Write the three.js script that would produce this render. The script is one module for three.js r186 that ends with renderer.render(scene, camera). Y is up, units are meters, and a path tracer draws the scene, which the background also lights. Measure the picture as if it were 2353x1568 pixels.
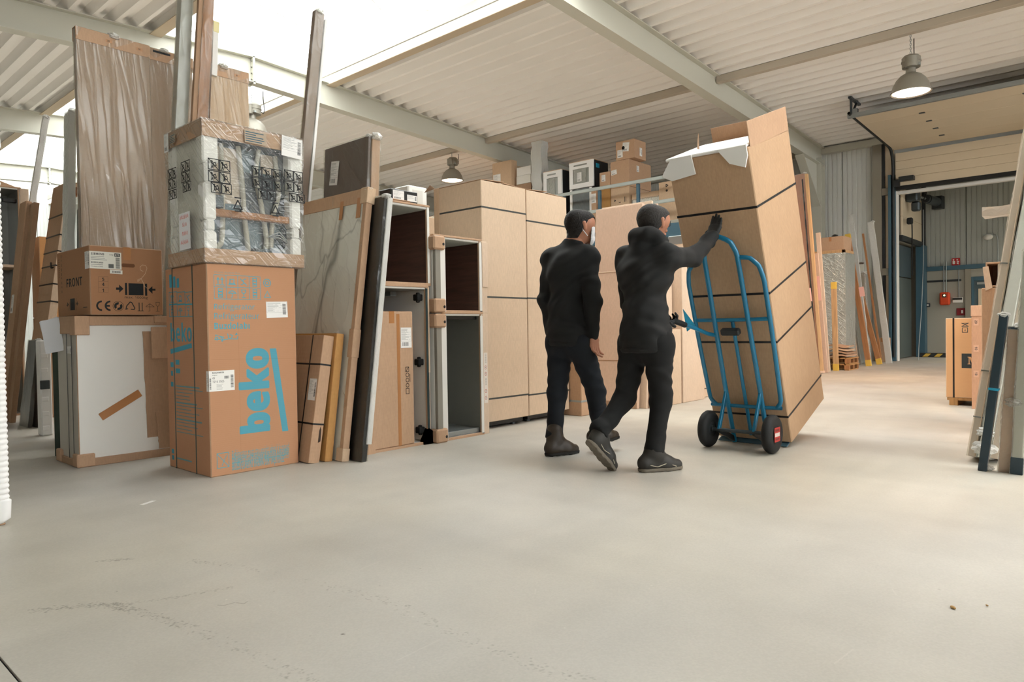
import * as THREE from 'three';
import { mergeGeometries } from 'three/addons/utils/BufferGeometryUtils.js';

// ---------- camera, sky, exposure ----------
const scene = new THREE.Scene();
const camera = new THREE.PerspectiveCamera(2 * Math.atan(784 / 1600) * 180 / Math.PI, 2353 / 1568, 0.05, 200);
camera.position.set(0, 0.9, 0);
camera.rotation.order = 'YXZ';
camera.rotation.set(-1.04 * Math.PI / 180, -48.3 * Math.PI / 180, -0.9 * Math.PI / 180);
scene.add(camera);
scene.background = new THREE.Color().setRGB(0.955, 0.98, 1.0);   // bright overcast sky, seen through the roof light
scene.backgroundIntensity = 9.2;
const renderer = new THREE.WebGLRenderer({ antialias: true });
renderer.toneMapping = THREE.LinearToneMapping;
renderer.toneMappingExposure = 1.06;
renderer.shadowMap.enabled = true;
// ---------- helpers ----------
const PI = Math.PI, V = (x, y, z) => new THREE.Vector3(x, y, z);
let seed = 12345;
const rnd = (a = 1, b) => { seed = (seed * 1664525 + 1013904223) >>> 0; const r = seed / 4294967296; return b === undefined ? r * a : a + r * (b - a); };
const used = {};
function numbered(n) { if (!(n in used)) { used[n] = 0; return n; } used[n]++; return n + '_' + String(used[n]).padStart(3, '0'); }
function thing(name, label, category, pos = [0, 0, 0], turn = 0, group) {
  const o = new THREE.Group(); o.name = numbered(name); o.position.set(...pos); o.rotation.y = turn; scene.add(o);
  o.userData = { label, category }; if (group) o.userData.group = group;
  return o;
}
function struct(name, label) { const o = new THREE.Group(); o.name = numbered(name); scene.add(o); o.userData = { kind: 'structure', label, category: name.split('_')[0] }; return o; }
function part(parent, name, geo, mat, pos, rot) {
  const m = new THREE.Mesh(geo, mat); m.name = name; if (pos) m.position.set(...pos); if (rot) m.rotation.set(...rot); parent.add(m); return m;
}
// box with chamfered edges; origin at the centre of its base; uv in metres, or 0..1 on faces listed in unit; material groups px nx py ny pz nz edges
function cbox(w, h, d, b = 0.004, unit = '') {
  const P = [], N = [], U = [], I = [], groups = [];
  b = Math.min(b, w / 3, h / 3, d / 3);
  const X = w / 2, Z = d / 2, c = (x, y, z) => [x, y, z];
  let n = 0;
  const quad = (q, uv) => {
    const e1 = V(...q[1]).sub(V(...q[0])), e2 = V(...q[3]).sub(V(...q[0])), nn = e1.cross(e2).normalize();
    q.forEach((p, i) => { P.push(...p); N.push(nn.x, nn.y, nn.z); U.push(...uv[i]); });
    I.push(n, n + 1, n + 2, n, n + 2, n + 3); n += 4;
  };
  const tri = (q) => { const nn = V(...q[1]).sub(V(...q[0])).cross(V(...q[2]).sub(V(...q[0]))).normalize(); q.forEach((p) => { P.push(...p); N.push(nn.x, nn.y, nn.z); U.push(p[0] + p[2], p[1]); }); I.push(n, n + 1, n + 2); n += 3; };
  const F = {
    px: [[X, b, Z - b], [X, b, -Z + b], [X, h - b, -Z + b], [X, h - b, Z - b]], nx: [[-X, b, -Z + b], [-X, b, Z - b], [-X, h - b, Z - b], [-X, h - b, -Z + b]],
    py: [[-X + b, h, Z - b], [X - b, h, Z - b], [X - b, h, -Z + b], [-X + b, h, -Z + b]], ny: [[-X + b, 0, -Z + b], [X - b, 0, -Z + b], [X - b, 0, Z - b], [-X + b, 0, Z - b]],
    pz: [[-X + b, b, Z], [X - b, b, Z], [X - b, h - b, Z], [-X + b, h - b, Z]], nz: [[X - b, b, -Z], [-X + b, b, -Z], [-X + b, h - b, -Z], [X - b, h - b, -Z]],
  };
  const size = { px: [d, h], nx: [d, h], py: [w, d], ny: [w, d], pz: [w, h], nz: [w, h] };
  let g = 0;
  for (const k of ['px', 'nx', 'py', 'ny', 'pz', 'nz']) {
    const s = unit.includes(k) ? [1, 1] : size[k], st = I.length;
    quad(F[k], [[0, 0], [s[0], 0], [s[0], s[1]], [0, s[1]]]); groups.push([st, 6, g++]);
  }
  const st = I.length, uvq = (q) => q.map((p) => [p[0] + p[2], p[1]]);
  const E = (q) => quad(q, uvq(q));
  for (const s of [1, -1]) for (const t of [1, -1]) {   // twelve edge strips
    let q = [[s * X, b, t * (Z - b)], [s * (X - b), b, t * Z], [s * (X - b), h - b, t * Z], [s * X, h - b, t * (Z - b)]]; E(s * t > 0 ? q.slice().reverse() : q);
    const y0 = s > 0 ? h : 0, y1 = s > 0 ? h - b : b;
    q = [[-X + b, y0, t * (Z - b)], [X - b, y0, t * (Z - b)], [X - b, y1, t * Z], [-X + b, y1, t * Z]]; E(s * t > 0 ? q.slice().reverse() : q);
    q = [[t * (X - b), y0, -Z + b], [t * (X - b), y0, Z - b], [t * X, y1, Z - b], [t * X, y1, -Z + b]]; E(s * t > 0 ? q : q.slice().reverse());
  }
  for (const sx of [1, -1]) for (const sy of [1, -1]) for (const sz of [1, -1]) {
    const y0 = sy > 0 ? h : 0, y1 = sy > 0 ? h - b : b;
    const q = [[sx * X, y1, sz * (Z - b)], [sx * (X - b), y0, sz * (Z - b)], [sx * (X - b), y1, sz * Z]]; tri(sx * sy * sz > 0 ? q.slice().reverse() : q);
  }
  groups.push([st, I.length - st, 6]);
  const G = new THREE.BufferGeometry();
  G.setAttribute('position', new THREE.Float32BufferAttribute(P, 3)); G.setAttribute('normal', new THREE.Float32BufferAttribute(N, 3)); G.setAttribute('uv', new THREE.Float32BufferAttribute(U, 2)); G.setIndex(I);
  groups.forEach((q) => G.addGroup(...q));
  return G;
}
const plain = (g) => { g.clearGroups(); return g; };
// box by its low and high corners, optional material groups dropped
function bar(x0, y0, z0, x1, y1, z1, b = 0.003) { return plain(cbox(x1 - x0, y1 - y0, z1 - z0, b)).translate((x0 + x1) / 2, y0, (z0 + z1) / 2); }
function merged(list) { return mergeGeometries(list.map((g) => (g.index ? g : g.clone()))); }
function tube(pts, r, seg = 6, n, closed = false) { return new THREE.TubeGeometry(new THREE.CatmullRomCurve3(pts.map((p) => V(...p)), closed, 'catmullrom', 0.15), n || pts.length * 6, r, seg, closed); }
function uvMetres(g, w, h, d) { const n = g.attributes.normal, u = g.attributes.uv; for (let i = 0; i < u.count; i++) { const s = Math.abs(n.getX(i)) > 0.5 ? [d, h] : Math.abs(n.getY(i)) > 0.5 ? [w, d] : [w, h]; u.setXY(i, u.getX(i) * s[0], u.getY(i) * s[1]); } return g; }
function rod(a, b, r, seg = 8) { const A = V(...a), B = V(...b), d = B.clone().sub(A), g = new THREE.CylinderGeometry(r, r, d.length(), seg); g.applyQuaternion(new THREE.Quaternion().setFromUnitVectors(V(0, 1, 0), d.normalize())); g.translate((A.x + B.x) / 2, (A.y + B.y) / 2, (A.z + B.z) / 2); return g; }
// square bar between two points (w across, t the other way)
function beamBar(a, b, w, t, up = [0, 0, 1]) {
  const A = V(...a), B = V(...b), d = B.clone().sub(A), L = d.length(), y = d.normalize(), z = V(...up), x = y.clone().cross(z).normalize(); z.copy(x).cross(y);
  const g = plain(cbox(w, L, t, Math.min(0.003, w / 5, t / 5))); g.applyMatrix4(new THREE.Matrix4().makeBasis(x, y, z).setPosition(A)); return g;
}
function extr(pts, depth, bevel = 0) { const s = new THREE.Shape(pts.map((p) => new THREE.Vector2(...p))); return new THREE.ExtrudeGeometry(s, { depth, bevelEnabled: bevel > 0, bevelSize: bevel, bevelThickness: bevel, bevelSegments: 1, curveSegments: 6 }); }

// ---------- textures ----------
function canvas(w, h, draw) { const c = document.createElement('canvas'); c.width = w; c.height = h; const g = c.getContext('2d'); draw(g, w, h); return c; }
function ctex(w, h, draw, { srgb = true, repeat } = {}) {
  const t = new THREE.CanvasTexture(canvas(w, h, draw)); if (srgb) t.colorSpace = THREE.SRGBColorSpace;
  t.wrapS = t.wrapT = THREE.RepeatWrapping; if (repeat) t.repeat.set(...repeat); return t;
}
const hash = (x, y, s) => { let h = Math.imul(x, 374761393) + Math.imul(y, 668265263) + Math.imul(s, 1274126177); h = Math.imul(h ^ (h >>> 13), 1274126177); return ((h ^ (h >>> 16)) >>> 0) / 4294967296; };
function pnoise(x, y, per, s) {   // periodic value noise
  const xi = Math.floor(x), yi = Math.floor(y), fx = x - xi, fy = y - yi, u = fx * fx * (3 - 2 * fx), v = fy * fy * (3 - 2 * fy), m = (a, p) => ((a % p) + p) % p;
  const a = hash(m(xi, per[0]), m(yi, per[1]), s), b = hash(m(xi + 1, per[0]), m(yi, per[1]), s), c = hash(m(xi, per[0]), m(yi + 1, per[1]), s), d = hash(m(xi + 1, per[0]), m(yi + 1, per[1]), s);
  return a + (b - a) * u + (c - a) * v + (a - b - c + d) * u * v;
}
function dtex(n, f, { srgb = true, repeat } = {}) {
  const a = new Uint8Array(n * n * 4);
  for (let y = 0; y < n; y++) for (let x = 0; x < n; x++) { const c = f(x / n, y / n), i = (y * n + x) * 4; a[i] = c[0]; a[i + 1] = c[1]; a[i + 2] = c[2]; a[i + 3] = 255; }
  const t = new THREE.DataTexture(a, n, n); t.magFilter = THREE.LinearFilter; t.minFilter = THREE.LinearMipmapLinearFilter; t.wrapS = t.wrapT = THREE.RepeatWrapping;
  if (srgb) t.colorSpace = THREE.SRGBColorSpace; if (repeat) t.repeat.set(...repeat); t.needsUpdate = true; return t;
}
const fbm = (u, v, f, s, oct = 4) => { let r = 0, a = 0.5, F = f; for (let i = 0; i < oct; i++) { r += a * pnoise(u * F, v * F, [F, F], s + i); F *= 2; a *= 0.5; } return r; };
const grey = (g) => [g, g, g].map((q) => Math.max(0, Math.min(255, q)));
const kraft = dtex(512, (u, v) => { const n = fbm(u, v, 3, 3) * 9 + pnoise(u * 128, v * 24, [128, 24], 9) * 12 + Math.sin(v * PI * 2 * 70) * 3 + hash(Math.floor(u * 512), Math.floor(v * 512), 5) * 9; return [226 + n, 225 + n - 1, 223 + n - 2].map((q) => Math.min(255, q)); }, { repeat: [1.6, 1.6] });
const flute = dtex(256, (u, v) => grey(128 + Math.sin(v * PI * 2 * 40) * 60 + hash(Math.floor(u * 256), Math.floor(v * 256), 8) * 30), { srgb: false, repeat: [2.6, 2.6] });
const wrinkle = dtex(512, (u, v) => { const w = u + 0.05 * fbm(u, v, 3, 31); const a = Math.pow(1 - Math.abs(2 * pnoise(w * 9, v * 2, [9, 2], 21) - 1), 9), b = Math.pow(1 - Math.abs(2 * pnoise((w + v * 1) * 4, v * 3, [4, 3], 22) - 1), 12), c = Math.pow(1 - Math.abs(2 * pnoise(w * 5, (v + u) * 9, [5, 9], 27) - 1), 14); return grey(40 + 110 * a + 70 * b + 45 * c); }, { srgb: false, repeat: [1.3, 1.3] });
const crumple = dtex(512, (u, v) => { let s = 0; for (let k = 0; k < 4; k++) { const f = 4 + 5 * k, a = pnoise((u + v * (k % 2)) * f, (v - u * ((k >> 1) % 2)) * f, [f, f], 40 + k); s += Math.pow(1 - Math.abs(2 * a - 1), 4) * (1 - k * 0.18); } return grey(s * 95); }, { srgb: false, repeat: [1.5, 1.5] });
const stretch = dtex(512, (u, v) => { const a = Math.pow(1 - Math.abs(2 * pnoise(u * 3, (v + u) * 34, [3, 34], 51) - 1), 6), b = Math.pow(1 - Math.abs(2 * pnoise((u - v) * 4, v * 22, [4, 22], 52) - 1), 8); return grey(30 + 130 * a + 90 * b); }, { srgb: false, repeat: [1.4, 1.4] });
const concrete = (scuffs) => (u, v) => {
  const big = fbm(u, v, 3, 61), mid = fbm(u + 0.3, v, 14, 65), streak = pnoise(u * 10, v * 60, [10, 60], 68) * 0.5 + pnoise(u * 50, v * 8, [50, 8], 69) * 0.5, fine = hash(Math.floor(u * 1024), Math.floor(v * 1024), 70);
  const k = 1 + (big - 0.47) * 0.16 + (mid - 0.47) * 0.10 + (streak - 0.5) * 0.05 + (fine - 0.5) * 0.035, warm = (fbm(u, v + 0.5, 4, 73) - 0.47) * 12;
  return [189 * k + warm * 0.8, 185 * k + warm * 0.4, 175 * k - warm * 0.6].map((q) => Math.max(0, Math.min(255, q)));
};
const floorTex = dtex(1024, concrete());
const floorRough = dtex(512, (u, v) => grey(120 + 90 * (fbm(u, v, 8, 80) - 0.47) + 40 * (fbm(u, v, 40, 83, 2) - 0.4)), { srgb: false });
const walnut = dtex(512, (u, v) => { const g = pnoise(u * 5, v * 70, [5, 70], 90) * 0.6 + pnoise(u * 12, v * 180, [12, 180], 91) * 0.4, w = fbm(u, v, 3, 92); return [58 + 30 * g + 12 * w, 40 + 20 * g + 8 * w, 34 + 15 * g + 5 * w]; });
const oak = dtex(512, (u, v) => { const g = pnoise(u * 60, v * 4, [60, 4], 95) * 0.6 + pnoise(u * 160, v * 9, [160, 9], 96) * 0.4; return [200 + 50 * g, 196 + 50 * g, 190 + 50 * g].map((q) => Math.min(q, 255)); });
const marbleTex = dtex(1024, (u, v) => {
  const wob = fbm(u, v, 4, 101) - 0.5, vein = (k, w, s) => Math.exp(-Math.pow(k / w, 2)) * s;
  const d1 = (u - 0.30 - 0.42 * v * v) + wob * 0.25, d2 = (u - 0.75 + 0.5 * v) + wob * 0.5, d3 = (v - 0.62 - 0.25 * u) + wob * 0.4, d4 = u - 0.1 - 0.5 * v + wob * 0.3;
  const g = 240 - vein(d1, 0.028, 74) - vein(d2, 0.012, 34) - vein(d3, 0.010, 40) - vein(d4, 0.012, 28) + (fbm(u, v, 9, 107) - 0.5) * 16; return [g, g - 2, g - 6];
});
function barcode(g, x, y, w, h, vertical) { g.fillStyle = '#222'; let p = 0; const L = vertical ? h : w; while (p < L) { const t = 1 + Math.floor(rnd(4)); vertical ? g.fillRect(x, y + p, w, t) : g.fillRect(x + p, y, t, h); p += t + 1 + Math.floor(rnd(4)); } }
function labelTex(kind = 0, text = []) {
  return ctex(256, 256, (g) => {
    g.fillStyle = '#eceae6'; g.fillRect(0, 0, 256, 256); g.fillStyle = '#777';
    for (let y = 20; y < 160; y += 13) { const w = 60 + rnd(120); g.globalAlpha = 0.55; g.fillRect(16, y, w, 3 + rnd(3)); if (rnd() > 0.5) g.fillRect(w + 34, y, 30, 3); }
    g.globalAlpha = 1;
    if (kind % 2 === 0) barcode(g, 30, 185, 150, 48); else barcode(g, 196, 40, 40, 170, true);
    g.strokeStyle = '#888'; g.lineWidth = 2; g.strokeRect(8, 8, 240, 166);
    g.fillStyle = '#1c1c1c'; text.forEach(([s, x, y, f]) => { g.font = f; g.fillText(s, x, y); });
  });
}
const LB = [0, 1, 2, 3].map((k) => labelTex(k));

// ---------- materials ----------
const std = (o) => new THREE.MeshStandardMaterial({ roughness: 0.8, metalness: 0, ...o });
const phys = (o) => new THREE.MeshPhysicalMaterial({ roughness: 0.5, metalness: 0, ...o });
const card = (hex) => std({ color: hex, map: kraft, bumpMap: flute, bumpScale: 0.0004, roughness: 0.82 });
const M = {
  cardA: card('#e0c8ae'), cardB: card('#d8bb9d'), cardC: card('#c7a486'), cardD: card('#b59478'), cardE: card('#e6cfb8'), cardPink: card('#e2c3ac'),
  edge: std({ color: '#9a6a40' }), strap: std({ color: '#17191b', roughness: 0.4 }), tape: phys({ color: '#b07a4c', roughness: 0.3 }), paper: std({ color: '#e9e7e3' }),
  deck: std({ color: '#f2efea', roughness: 0.55 }), beam: std({ color: '#c4c3b6', roughness: 0.5 }), purlin: std({ color: '#bdb3a3', roughness: 0.55 }), curb: std({ color: '#e9e6df', roughness: 0.6 }), flash: std({ color: '#c3b39b' }),
  wall: std({ color: '#cfd1cc', roughness: 0.5 }), wallDark: std({ color: '#7d8078', roughness: 0.6 }), conc: std({ color: '#a7a498', roughness: 0.85 }), post: std({ color: '#8f897b', roughness: 0.6 }),
  steel: std({ color: '#4a5256', roughness: 0.4, metalness: 0.6 }), blueSteel: std({ color: '#3d5f70', roughness: 0.45 }), darkSteel: std({ color: '#23292c', roughness: 0.5 }), galv: std({ color: '#9da3a3', roughness: 0.35, metalness: 0.7 }),
  cream: std({ color: '#d6c6ab', roughness: 0.5 }), rubber: std({ color: '#141617', roughness: 0.7 }), white: std({ color: '#e6e4de', roughness: 0.5 }), whiteGloss: phys({ color: '#e4e2dc', roughness: 0.25 }), foam: std({ color: '#efeeec', roughness: 0.9 }),
  black: std({ color: '#121415', roughness: 0.35 }), greyPanel: phys({ color: '#858680', roughness: 0.3, metalness: 0.3 }), walnut: std({ map: walnut, roughness: 0.5 }), marble: phys({ map: marbleTex, roughness: 0.35 }),
  oakA: std({ color: '#b98457', map: oak }), oakB: std({ color: '#d8b183', map: oak }), pine: std({ color: '#c79a63', map: oak, roughness: 0.7 }), redwood: std({ color: '#b87b58', map: oak, roughness: 0.35 }), greyBoard: std({ color: '#8b8c86', roughness: 0.4 }), navy: phys({ color: '#1e323d', roughness: 0.35 }),
  yellow: std({ color: '#d8b24c' }), pinkPaper: std({ color: '#f0b9ac' }), lampGrey: std({ color: '#8f8b80', roughness: 0.45, metalness: 0.3 }), orange: phys({ color: '#d8481f', roughness: 0.35 }), red: std({ color: '#b51f22' }), frost: phys({ color: '#ffffff', transmission: 1, roughness: 0.35, thickness: 0 }), glass: phys({ color: '#ffffff', transmission: 1, roughness: 0.05, thickness: 0 }),
  blue: phys({ color: '#1378a0', roughness: 0.35, metalness: 0.1, clearcoat: 0.4 }), teal: std({ color: '#1f8fb0' }),
};
const film = (tex, o = {}) => phys({ color: '#f4f4f0', transmission: 0.86, roughness: 0.28, thickness: 0, bumpMap: tex, bumpScale: 0.006, ior: 1.5, ...o });
const longFold = wrinkle.clone(); longFold.repeat.set(2.4, 0.35); M.filmV = film(longFold, { roughness: 0.14, bumpScale: 0.022, transmission: 0.93 }); M.filmH = film(stretch, { roughness: 0.1, bumpScale: 0.009, transmission: 0.95 }); M.filmClear = film(wrinkle, { roughness: 0.1, bumpScale: 0.010, transmission: 0.985 }); M.filmC = film(crumple, { bumpScale: 0.01 }); M.filmMilk = film(crumple, { transmission: 0.5, roughness: 0.4 }); M.filmThin = film(wrinkle, { transmission: 0.95, roughness: 0.2, bumpScale: 0.004 });
// a paper label on a face (nx or pz side) of its parent
function sticker(parent, tex, w, h, pos, face = 'pz', tilt = 0, name = 'label') {
  const m = new THREE.Mesh(new THREE.PlaneGeometry(w, h), tex.isTexture ? std({ map: tex, roughness: 0.6 }) : tex); m.name = name; m.position.set(...pos);
  m.rotation.order = 'YXZ'; m.rotation.y = { pz: 0, nx: -PI / 2, px: PI / 2 }[face]; m.rotation.z = tilt; parent.add(m); return m;
}
// flat band round a carton: 'h' level at height y, 'x' upright round the nx / px sides at depth z, 'z' upright round the pz / nz sides at x
function strap(parent, w, h, d, way, at, mat = M.strap, s = 0.012, t = 0.0012, name = 'strap') {
  const X = w / 2, Z = d / 2, q = [], B = (...a) => q.push(bar(...a, 0.0002));
  if (way === 'h') { B(-X - t, at, Z, X + t, at + s, Z + t); B(-X - t, at, -Z - t, X + t, at + s, -Z); B(-X - t, at, -Z, -X, at + s, Z); B(X, at, -Z, X + t, at + s, Z); }
  if (way === 'z') { B(at, 0, Z, at + s, h, Z + t); B(at, 0, -Z - t, at + s, h, -Z); B(at, h, -Z - t, at + s, h + t, Z + t); }
  if (way === 'x') { B(-X - t, 0, at, -X, h, at + s); B(X, 0, at, X + t, h, at + s); B(-X - t, h, at, X + t, h + t, at + s); }
  return part(parent, name, merged(q), mat);
}
function mats7(base, over = {}) { return ['px', 'nx', 'py', 'ny', 'pz', 'nz', 'e'].map((k) => over[k] || base); }
// closed carton: body, the seam of its top flaps with tape over it
function carton(name, label, category, [w, h, d], pos, turn, mat, { faces, group, tape = true, tapeX = false, b = 0.006 } = {}) {
  const t = thing(name, label, category, pos, turn, group);
  part(t, 'body', cbox(w, h, d, b, faces ? Object.keys(faces).join() : ''), faces ? mats7(mat, faces) : mat);
  if (tape) {
    part(t, 'tape', tapeX ? merged([bar(-0.025, h, -d / 2, 0.025, h + 0.0006, d / 2, 0.0002), bar(-0.025, h - 0.09, d / 2, 0.025, h, d / 2 + 0.0006, 0.0002)]) : merged([bar(-w / 2, h, -0.025, w / 2, h + 0.0006, 0.025, 0.0002), bar(-w / 2 - 0.0006, h - 0.09, -0.025, -w / 2, h, 0.025, 0.0002)]), M.tape);
  }
  return t;
}
// ---------- the hall: floor, roof, walls ----------
const XR = 6.2, XW = 18.04, XL = -5.64, ZB = -29.1, ZF = 11.85, roofY = (x) => 5.73 - 0.046 * Math.abs(x - XR);
const FRAMES = [ZB, -23.25, -17.4, -11.55, -5.7, 0.15, 6.0, ZF];
{
  const fl = struct('floor', 'pale polished concrete warehouse floor'), T = 6;
  const uvFloor = (g) => { const p = g.attributes.position, u = g.attributes.uv; for (let i = 0; i < p.count; i++) u.setXY(i, p.getX(i) / T, -p.getZ(i) / T); return g; };
  const fm = std({ map: floorTex, roughnessMap: floorRough, roughness: 1, bumpMap: floorRough, bumpScale: 0.0006 });
  // one 6 m tile of the same slab carries the tyre scuffs, hairline scratches and specks of the foreground
  const base = concrete(), n = 2048, scuffTex = ctex(n, n, (g) => {
    const im = g.createImageData(n, n);
    for (let y = 0; y < n; y++) for (let x = 0; x < n; x++) { const c = base(x / n, 1 - y / n), i = (y * n + x) * 4; im.data[i] = c[0]; im.data[i + 1] = c[1]; im.data[i + 2] = c[2]; im.data[i + 3] = 255; }
    g.putImageData(im, 0, 0);
    const S = n / T, at = (x, z) => [x * S, n + z * S];
    const track = (pts, wid, count, a) => {
      const c = new THREE.CatmullRomCurve3(pts.map((p) => V(p[0], 0, p[1])));
      for (let i = 0; i < count; i++) { const p = c.getPoint(rnd()), [x, y] = at(p.x + rnd(-wid, wid), p.z + rnd(-wid, wid)); g.fillStyle = `rgba(84,78,68,${a * rnd(0.15, 0.8)})`; const r = rnd(0.3, 1.2); g.beginPath(); g.ellipse(x, y, r * rnd(1, 2.2), r, rnd(3), 0, 7); g.fill(); }
    };
    track([[0.64, -2.69], [0.80, -2.56], [0.85, -2.45], [0.91, -2.17]], 0.022, 420, 0.6); track([[0.91, -2.2], [0.96, -1.69], [0.98, -1.3]], 0.03, 200, 0.4);
    track([[0.66, -2.68], [0.93, -2.47], [1.17, -2.37]], 0.012, 150, 0.4); track([[0.95, -3.07], [1.05, -2.99]], 0.012, 90, 0.5); track([[1.19, -2.78], [1.26, -2.62], [1.41, -2.04]], 0.02, 120, 0.35);
    track([[1.38, -2.1], [1.424, -1.84], [1.41, -1.59], [1.4, -1.24], [1.43, -1.0]], 0.03, 260, 0.4); track([[1.19, -1.75], [1.191, -1.742]], 0.004, 6, 1);
    g.strokeStyle = 'rgba(80,72,62,0.5)'; g.lineWidth = 1; for (const q of [[[1.05, -2.26], [1.063, -2.238], [1.10, -2.235]], [[1.10, -2.23], [1.112, -2.20], [1.13, -2.21]]]) { g.beginPath(); q.forEach((p, i) => (i ? g.lineTo(...at(...p)) : g.moveTo(...at(...p)))); g.stroke(); }
    for (let i = 0; i < 240; i++) { const [x, y] = at(rnd(0, 6), rnd(-6, 0)); g.fillStyle = `rgba(${rnd() > 0.5 ? '90,84,74' : '235,230,220'},${rnd(0.1, 0.5)})`; g.fillRect(x, y, rnd(1, 2.5), rnd(1, 2)); }
    g.strokeStyle = 'rgba(225,220,210,0.25)'; for (let i = 0; i < 60; i++) { const [x, y] = at(rnd(0, 6), rnd(-6, 0)), a = rnd(-0.5, 0.2); g.beginPath(); g.moveTo(x, y); g.lineTo(x + Math.cos(a) * rnd(10, 60), y + Math.sin(a) * 30); g.stroke(); }
  });
  const sm = std({ map: scuffTex, roughnessMap: floorRough, roughness: 1, bumpMap: floorRough, bumpScale: 0.0006 });
  // the slab is cast in fields with a 6 mm joint at x = 0.48
  const slab = (x0, z0, x1, z1, m) => part(fl, 'slab', uvFloor(bar(x0, -0.2, z0, x1, 0, z1, 0.001)), m);
  slab(XL - 0.3, ZB, 0.477, ZF, fm); slab(0.483, -6, 6, 0, sm); slab(0.483, ZB, 6, -6, fm); slab(0.483, 0, 6, ZF, fm); slab(6, ZB, 20.9, ZF, fm);
  part(fl, 'joint_filler', bar(0.477, -0.2, ZB, 0.483, -0.006, ZF, 0.0005), M.rubber);
}
{
  // trapezoidal roof deck, ribs along z, on both slopes, sheets from frame to frame
  const rib = 0.31, hgt = 0.12;
  const sheet = (x0, x1, z0, z1) => {
    const prof = [], n = Math.floor(Math.abs(x1 - x0) / rib), s = Math.sign(x1 - x0);
    for (let i = 0; i < n; i++) for (const [f, y] of [[0, 0], [0.2, 0], [0.42, hgt], [0.78, hgt]]) { const x = x0 + s * (i + f) * rib; prof.push([x, roofY(x) + y]); }
    prof.push([x1, roofY(x1)]);
    const P = [], I = [], U = []; let k = 0;
    for (let i = 0; i + 1 < prof.length; i++) { const [a, b] = [prof[i], prof[i + 1]]; P.push(a[0], a[1], z0, b[0], b[1], z0, b[0], b[1], z1, a[0], a[1], z1); U.push(0, 0, 1, 0, 1, 1, 0, 1); s > 0 ? I.push(k, k + 1, k + 2, k, k + 2, k + 3) : I.push(k, k + 2, k + 1, k, k + 3, k + 2); k += 4; }
    const g = new THREE.BufferGeometry(); g.setAttribute('position', new THREE.Float32BufferAttribute(P, 3)); g.setAttribute('uv', new THREE.Float32BufferAttribute(U, 2)); g.setIndex(I); g.computeVertexNormals(); return g;
  };
  const c = struct('ceiling', 'ribbed white metal roof deck on both slopes of the hall');
  for (let i = 0; i + 1 < FRAMES.length; i++) { part(c, 'deck_sheet', sheet(XR + 1.55, XW + 0.2, FRAMES[i], FRAMES[i + 1]), M.deck); part(c, 'deck_sheet', sheet(XR - 1.55, XL - 0.2, FRAMES[i], FRAMES[i + 1]), M.deck); }
  // insulation and roofing above the deck give the roof its thickness
  for (const s of [1, -1]) {
    const L = 10.6, g = bar(0, 0, ZB - 0.2, L + 1.6, 0.16, ZF + 0.2); g.rotateZ(-Math.atan(0.046)); g.translate(1.5, 5.73 - 0.046 * 1.5 + 0.125, 0); if (s < 0) { g.rotateY(PI); g.translate(0, 0, ZB + ZF); }
    part(c, 'roofing', g.translate(XR, 0, 0), M.conc);
  }
  // barrel roof light along the ridge
  const sk = struct('window_1', 'arched translucent roof light along the ridge'), R0 = 1.55;
  for (const s of [1, -1]) {
    part(sk, 'curb', bar(XR + s * R0 - 0.03, 5.62, ZB, XR + s * R0 + 0.03, 6.12, ZF), M.curb);
    part(sk, 'flashing', bar(XR + s * (R0 + 0.06) - 0.09, 5.615, ZB, XR + s * (R0 + 0.06) + 0.09, 5.63, ZF), M.flash);
  }
  const rise = 0.62, arc = (R, k = 20) => Array.from({ length: k + 1 }, (_, i) => { const a = PI * i / k; return [XR - R * Math.cos(a), 6.1 + rise * (R / R0) * Math.sin(a)]; });
  const milky = phys({ color: '#d9d9d5', transmission: 1, roughness: 0.45, thickness: 0, ior: 1.2 });
  const bow = (R, w, z0, z1) => { const a = arc(R), b = arc(R - w), pts = [...a, ...b.reverse()]; return extr(pts, z1 - z0).translate(0, 0, z0); };
  const pz = []; for (let i = 0; i + 1 < FRAMES.length; i++) for (let k = 0; k < 3; k++) pz.push([FRAMES[i] + k * 1.95, FRAMES[i] + (k + 1) * 1.95]);
  for (const [z0, z1] of pz) {
    const a = arc(R0), P = [], U = [], I = []; a.forEach((p, i) => { P.push(p[0], p[1], z0 + 0.01, p[0], p[1], z1 - 0.01); U.push(i / 20, 0, i / 20, 1); if (i) I.push(2 * i - 2, 2 * i - 1, 2 * i, 2 * i - 1, 2 * i + 1, 2 * i); });
    const g = new THREE.BufferGeometry(); g.setAttribute('position', new THREE.Float32BufferAttribute(P, 3)); g.setAttribute('uv', new THREE.Float32BufferAttribute(U, 2)); g.setIndex(I); g.computeVertexNormals();
    part(sk, 'pane', g, milky);
    part(sk, 'glazing_bar', bow(R0 - 0.005, 0.03, z0 - 0.012, z0 + 0.012), M.curb);
  }
  for (const zz of [ZB, ZF]) part(sk, 'end_cap', extr(arc(R0), 0.02).translate(0, 0, zz - 0.01), M.curb);
  for (const [zv] of [[-8.6]]) {   // a hinged smoke vent in the roof light with its frame and gas strut
    part(sk, 'vent_frame', merged([bow(R0 - 0.05, 0.05, zv, zv + 0.05), bow(R0 - 0.05, 0.05, zv + 1.6, zv + 1.65), bar(XR + 1.28, 6.33, zv, XR + 1.33, 6.38, zv + 1.65), bar(XR - 1.33, 6.33, zv, XR - 1.28, 6.38, zv + 1.65)].map((g) => (g.index ? g.toNonIndexed() : g))), M.curb);
    part(sk, 'gas_strut', rod([XR + 0.7, 6.5, zv + 0.1], [XR + 1.5, 5.95, zv + 1.1], 0.012), M.galv);
  }
}
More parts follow.
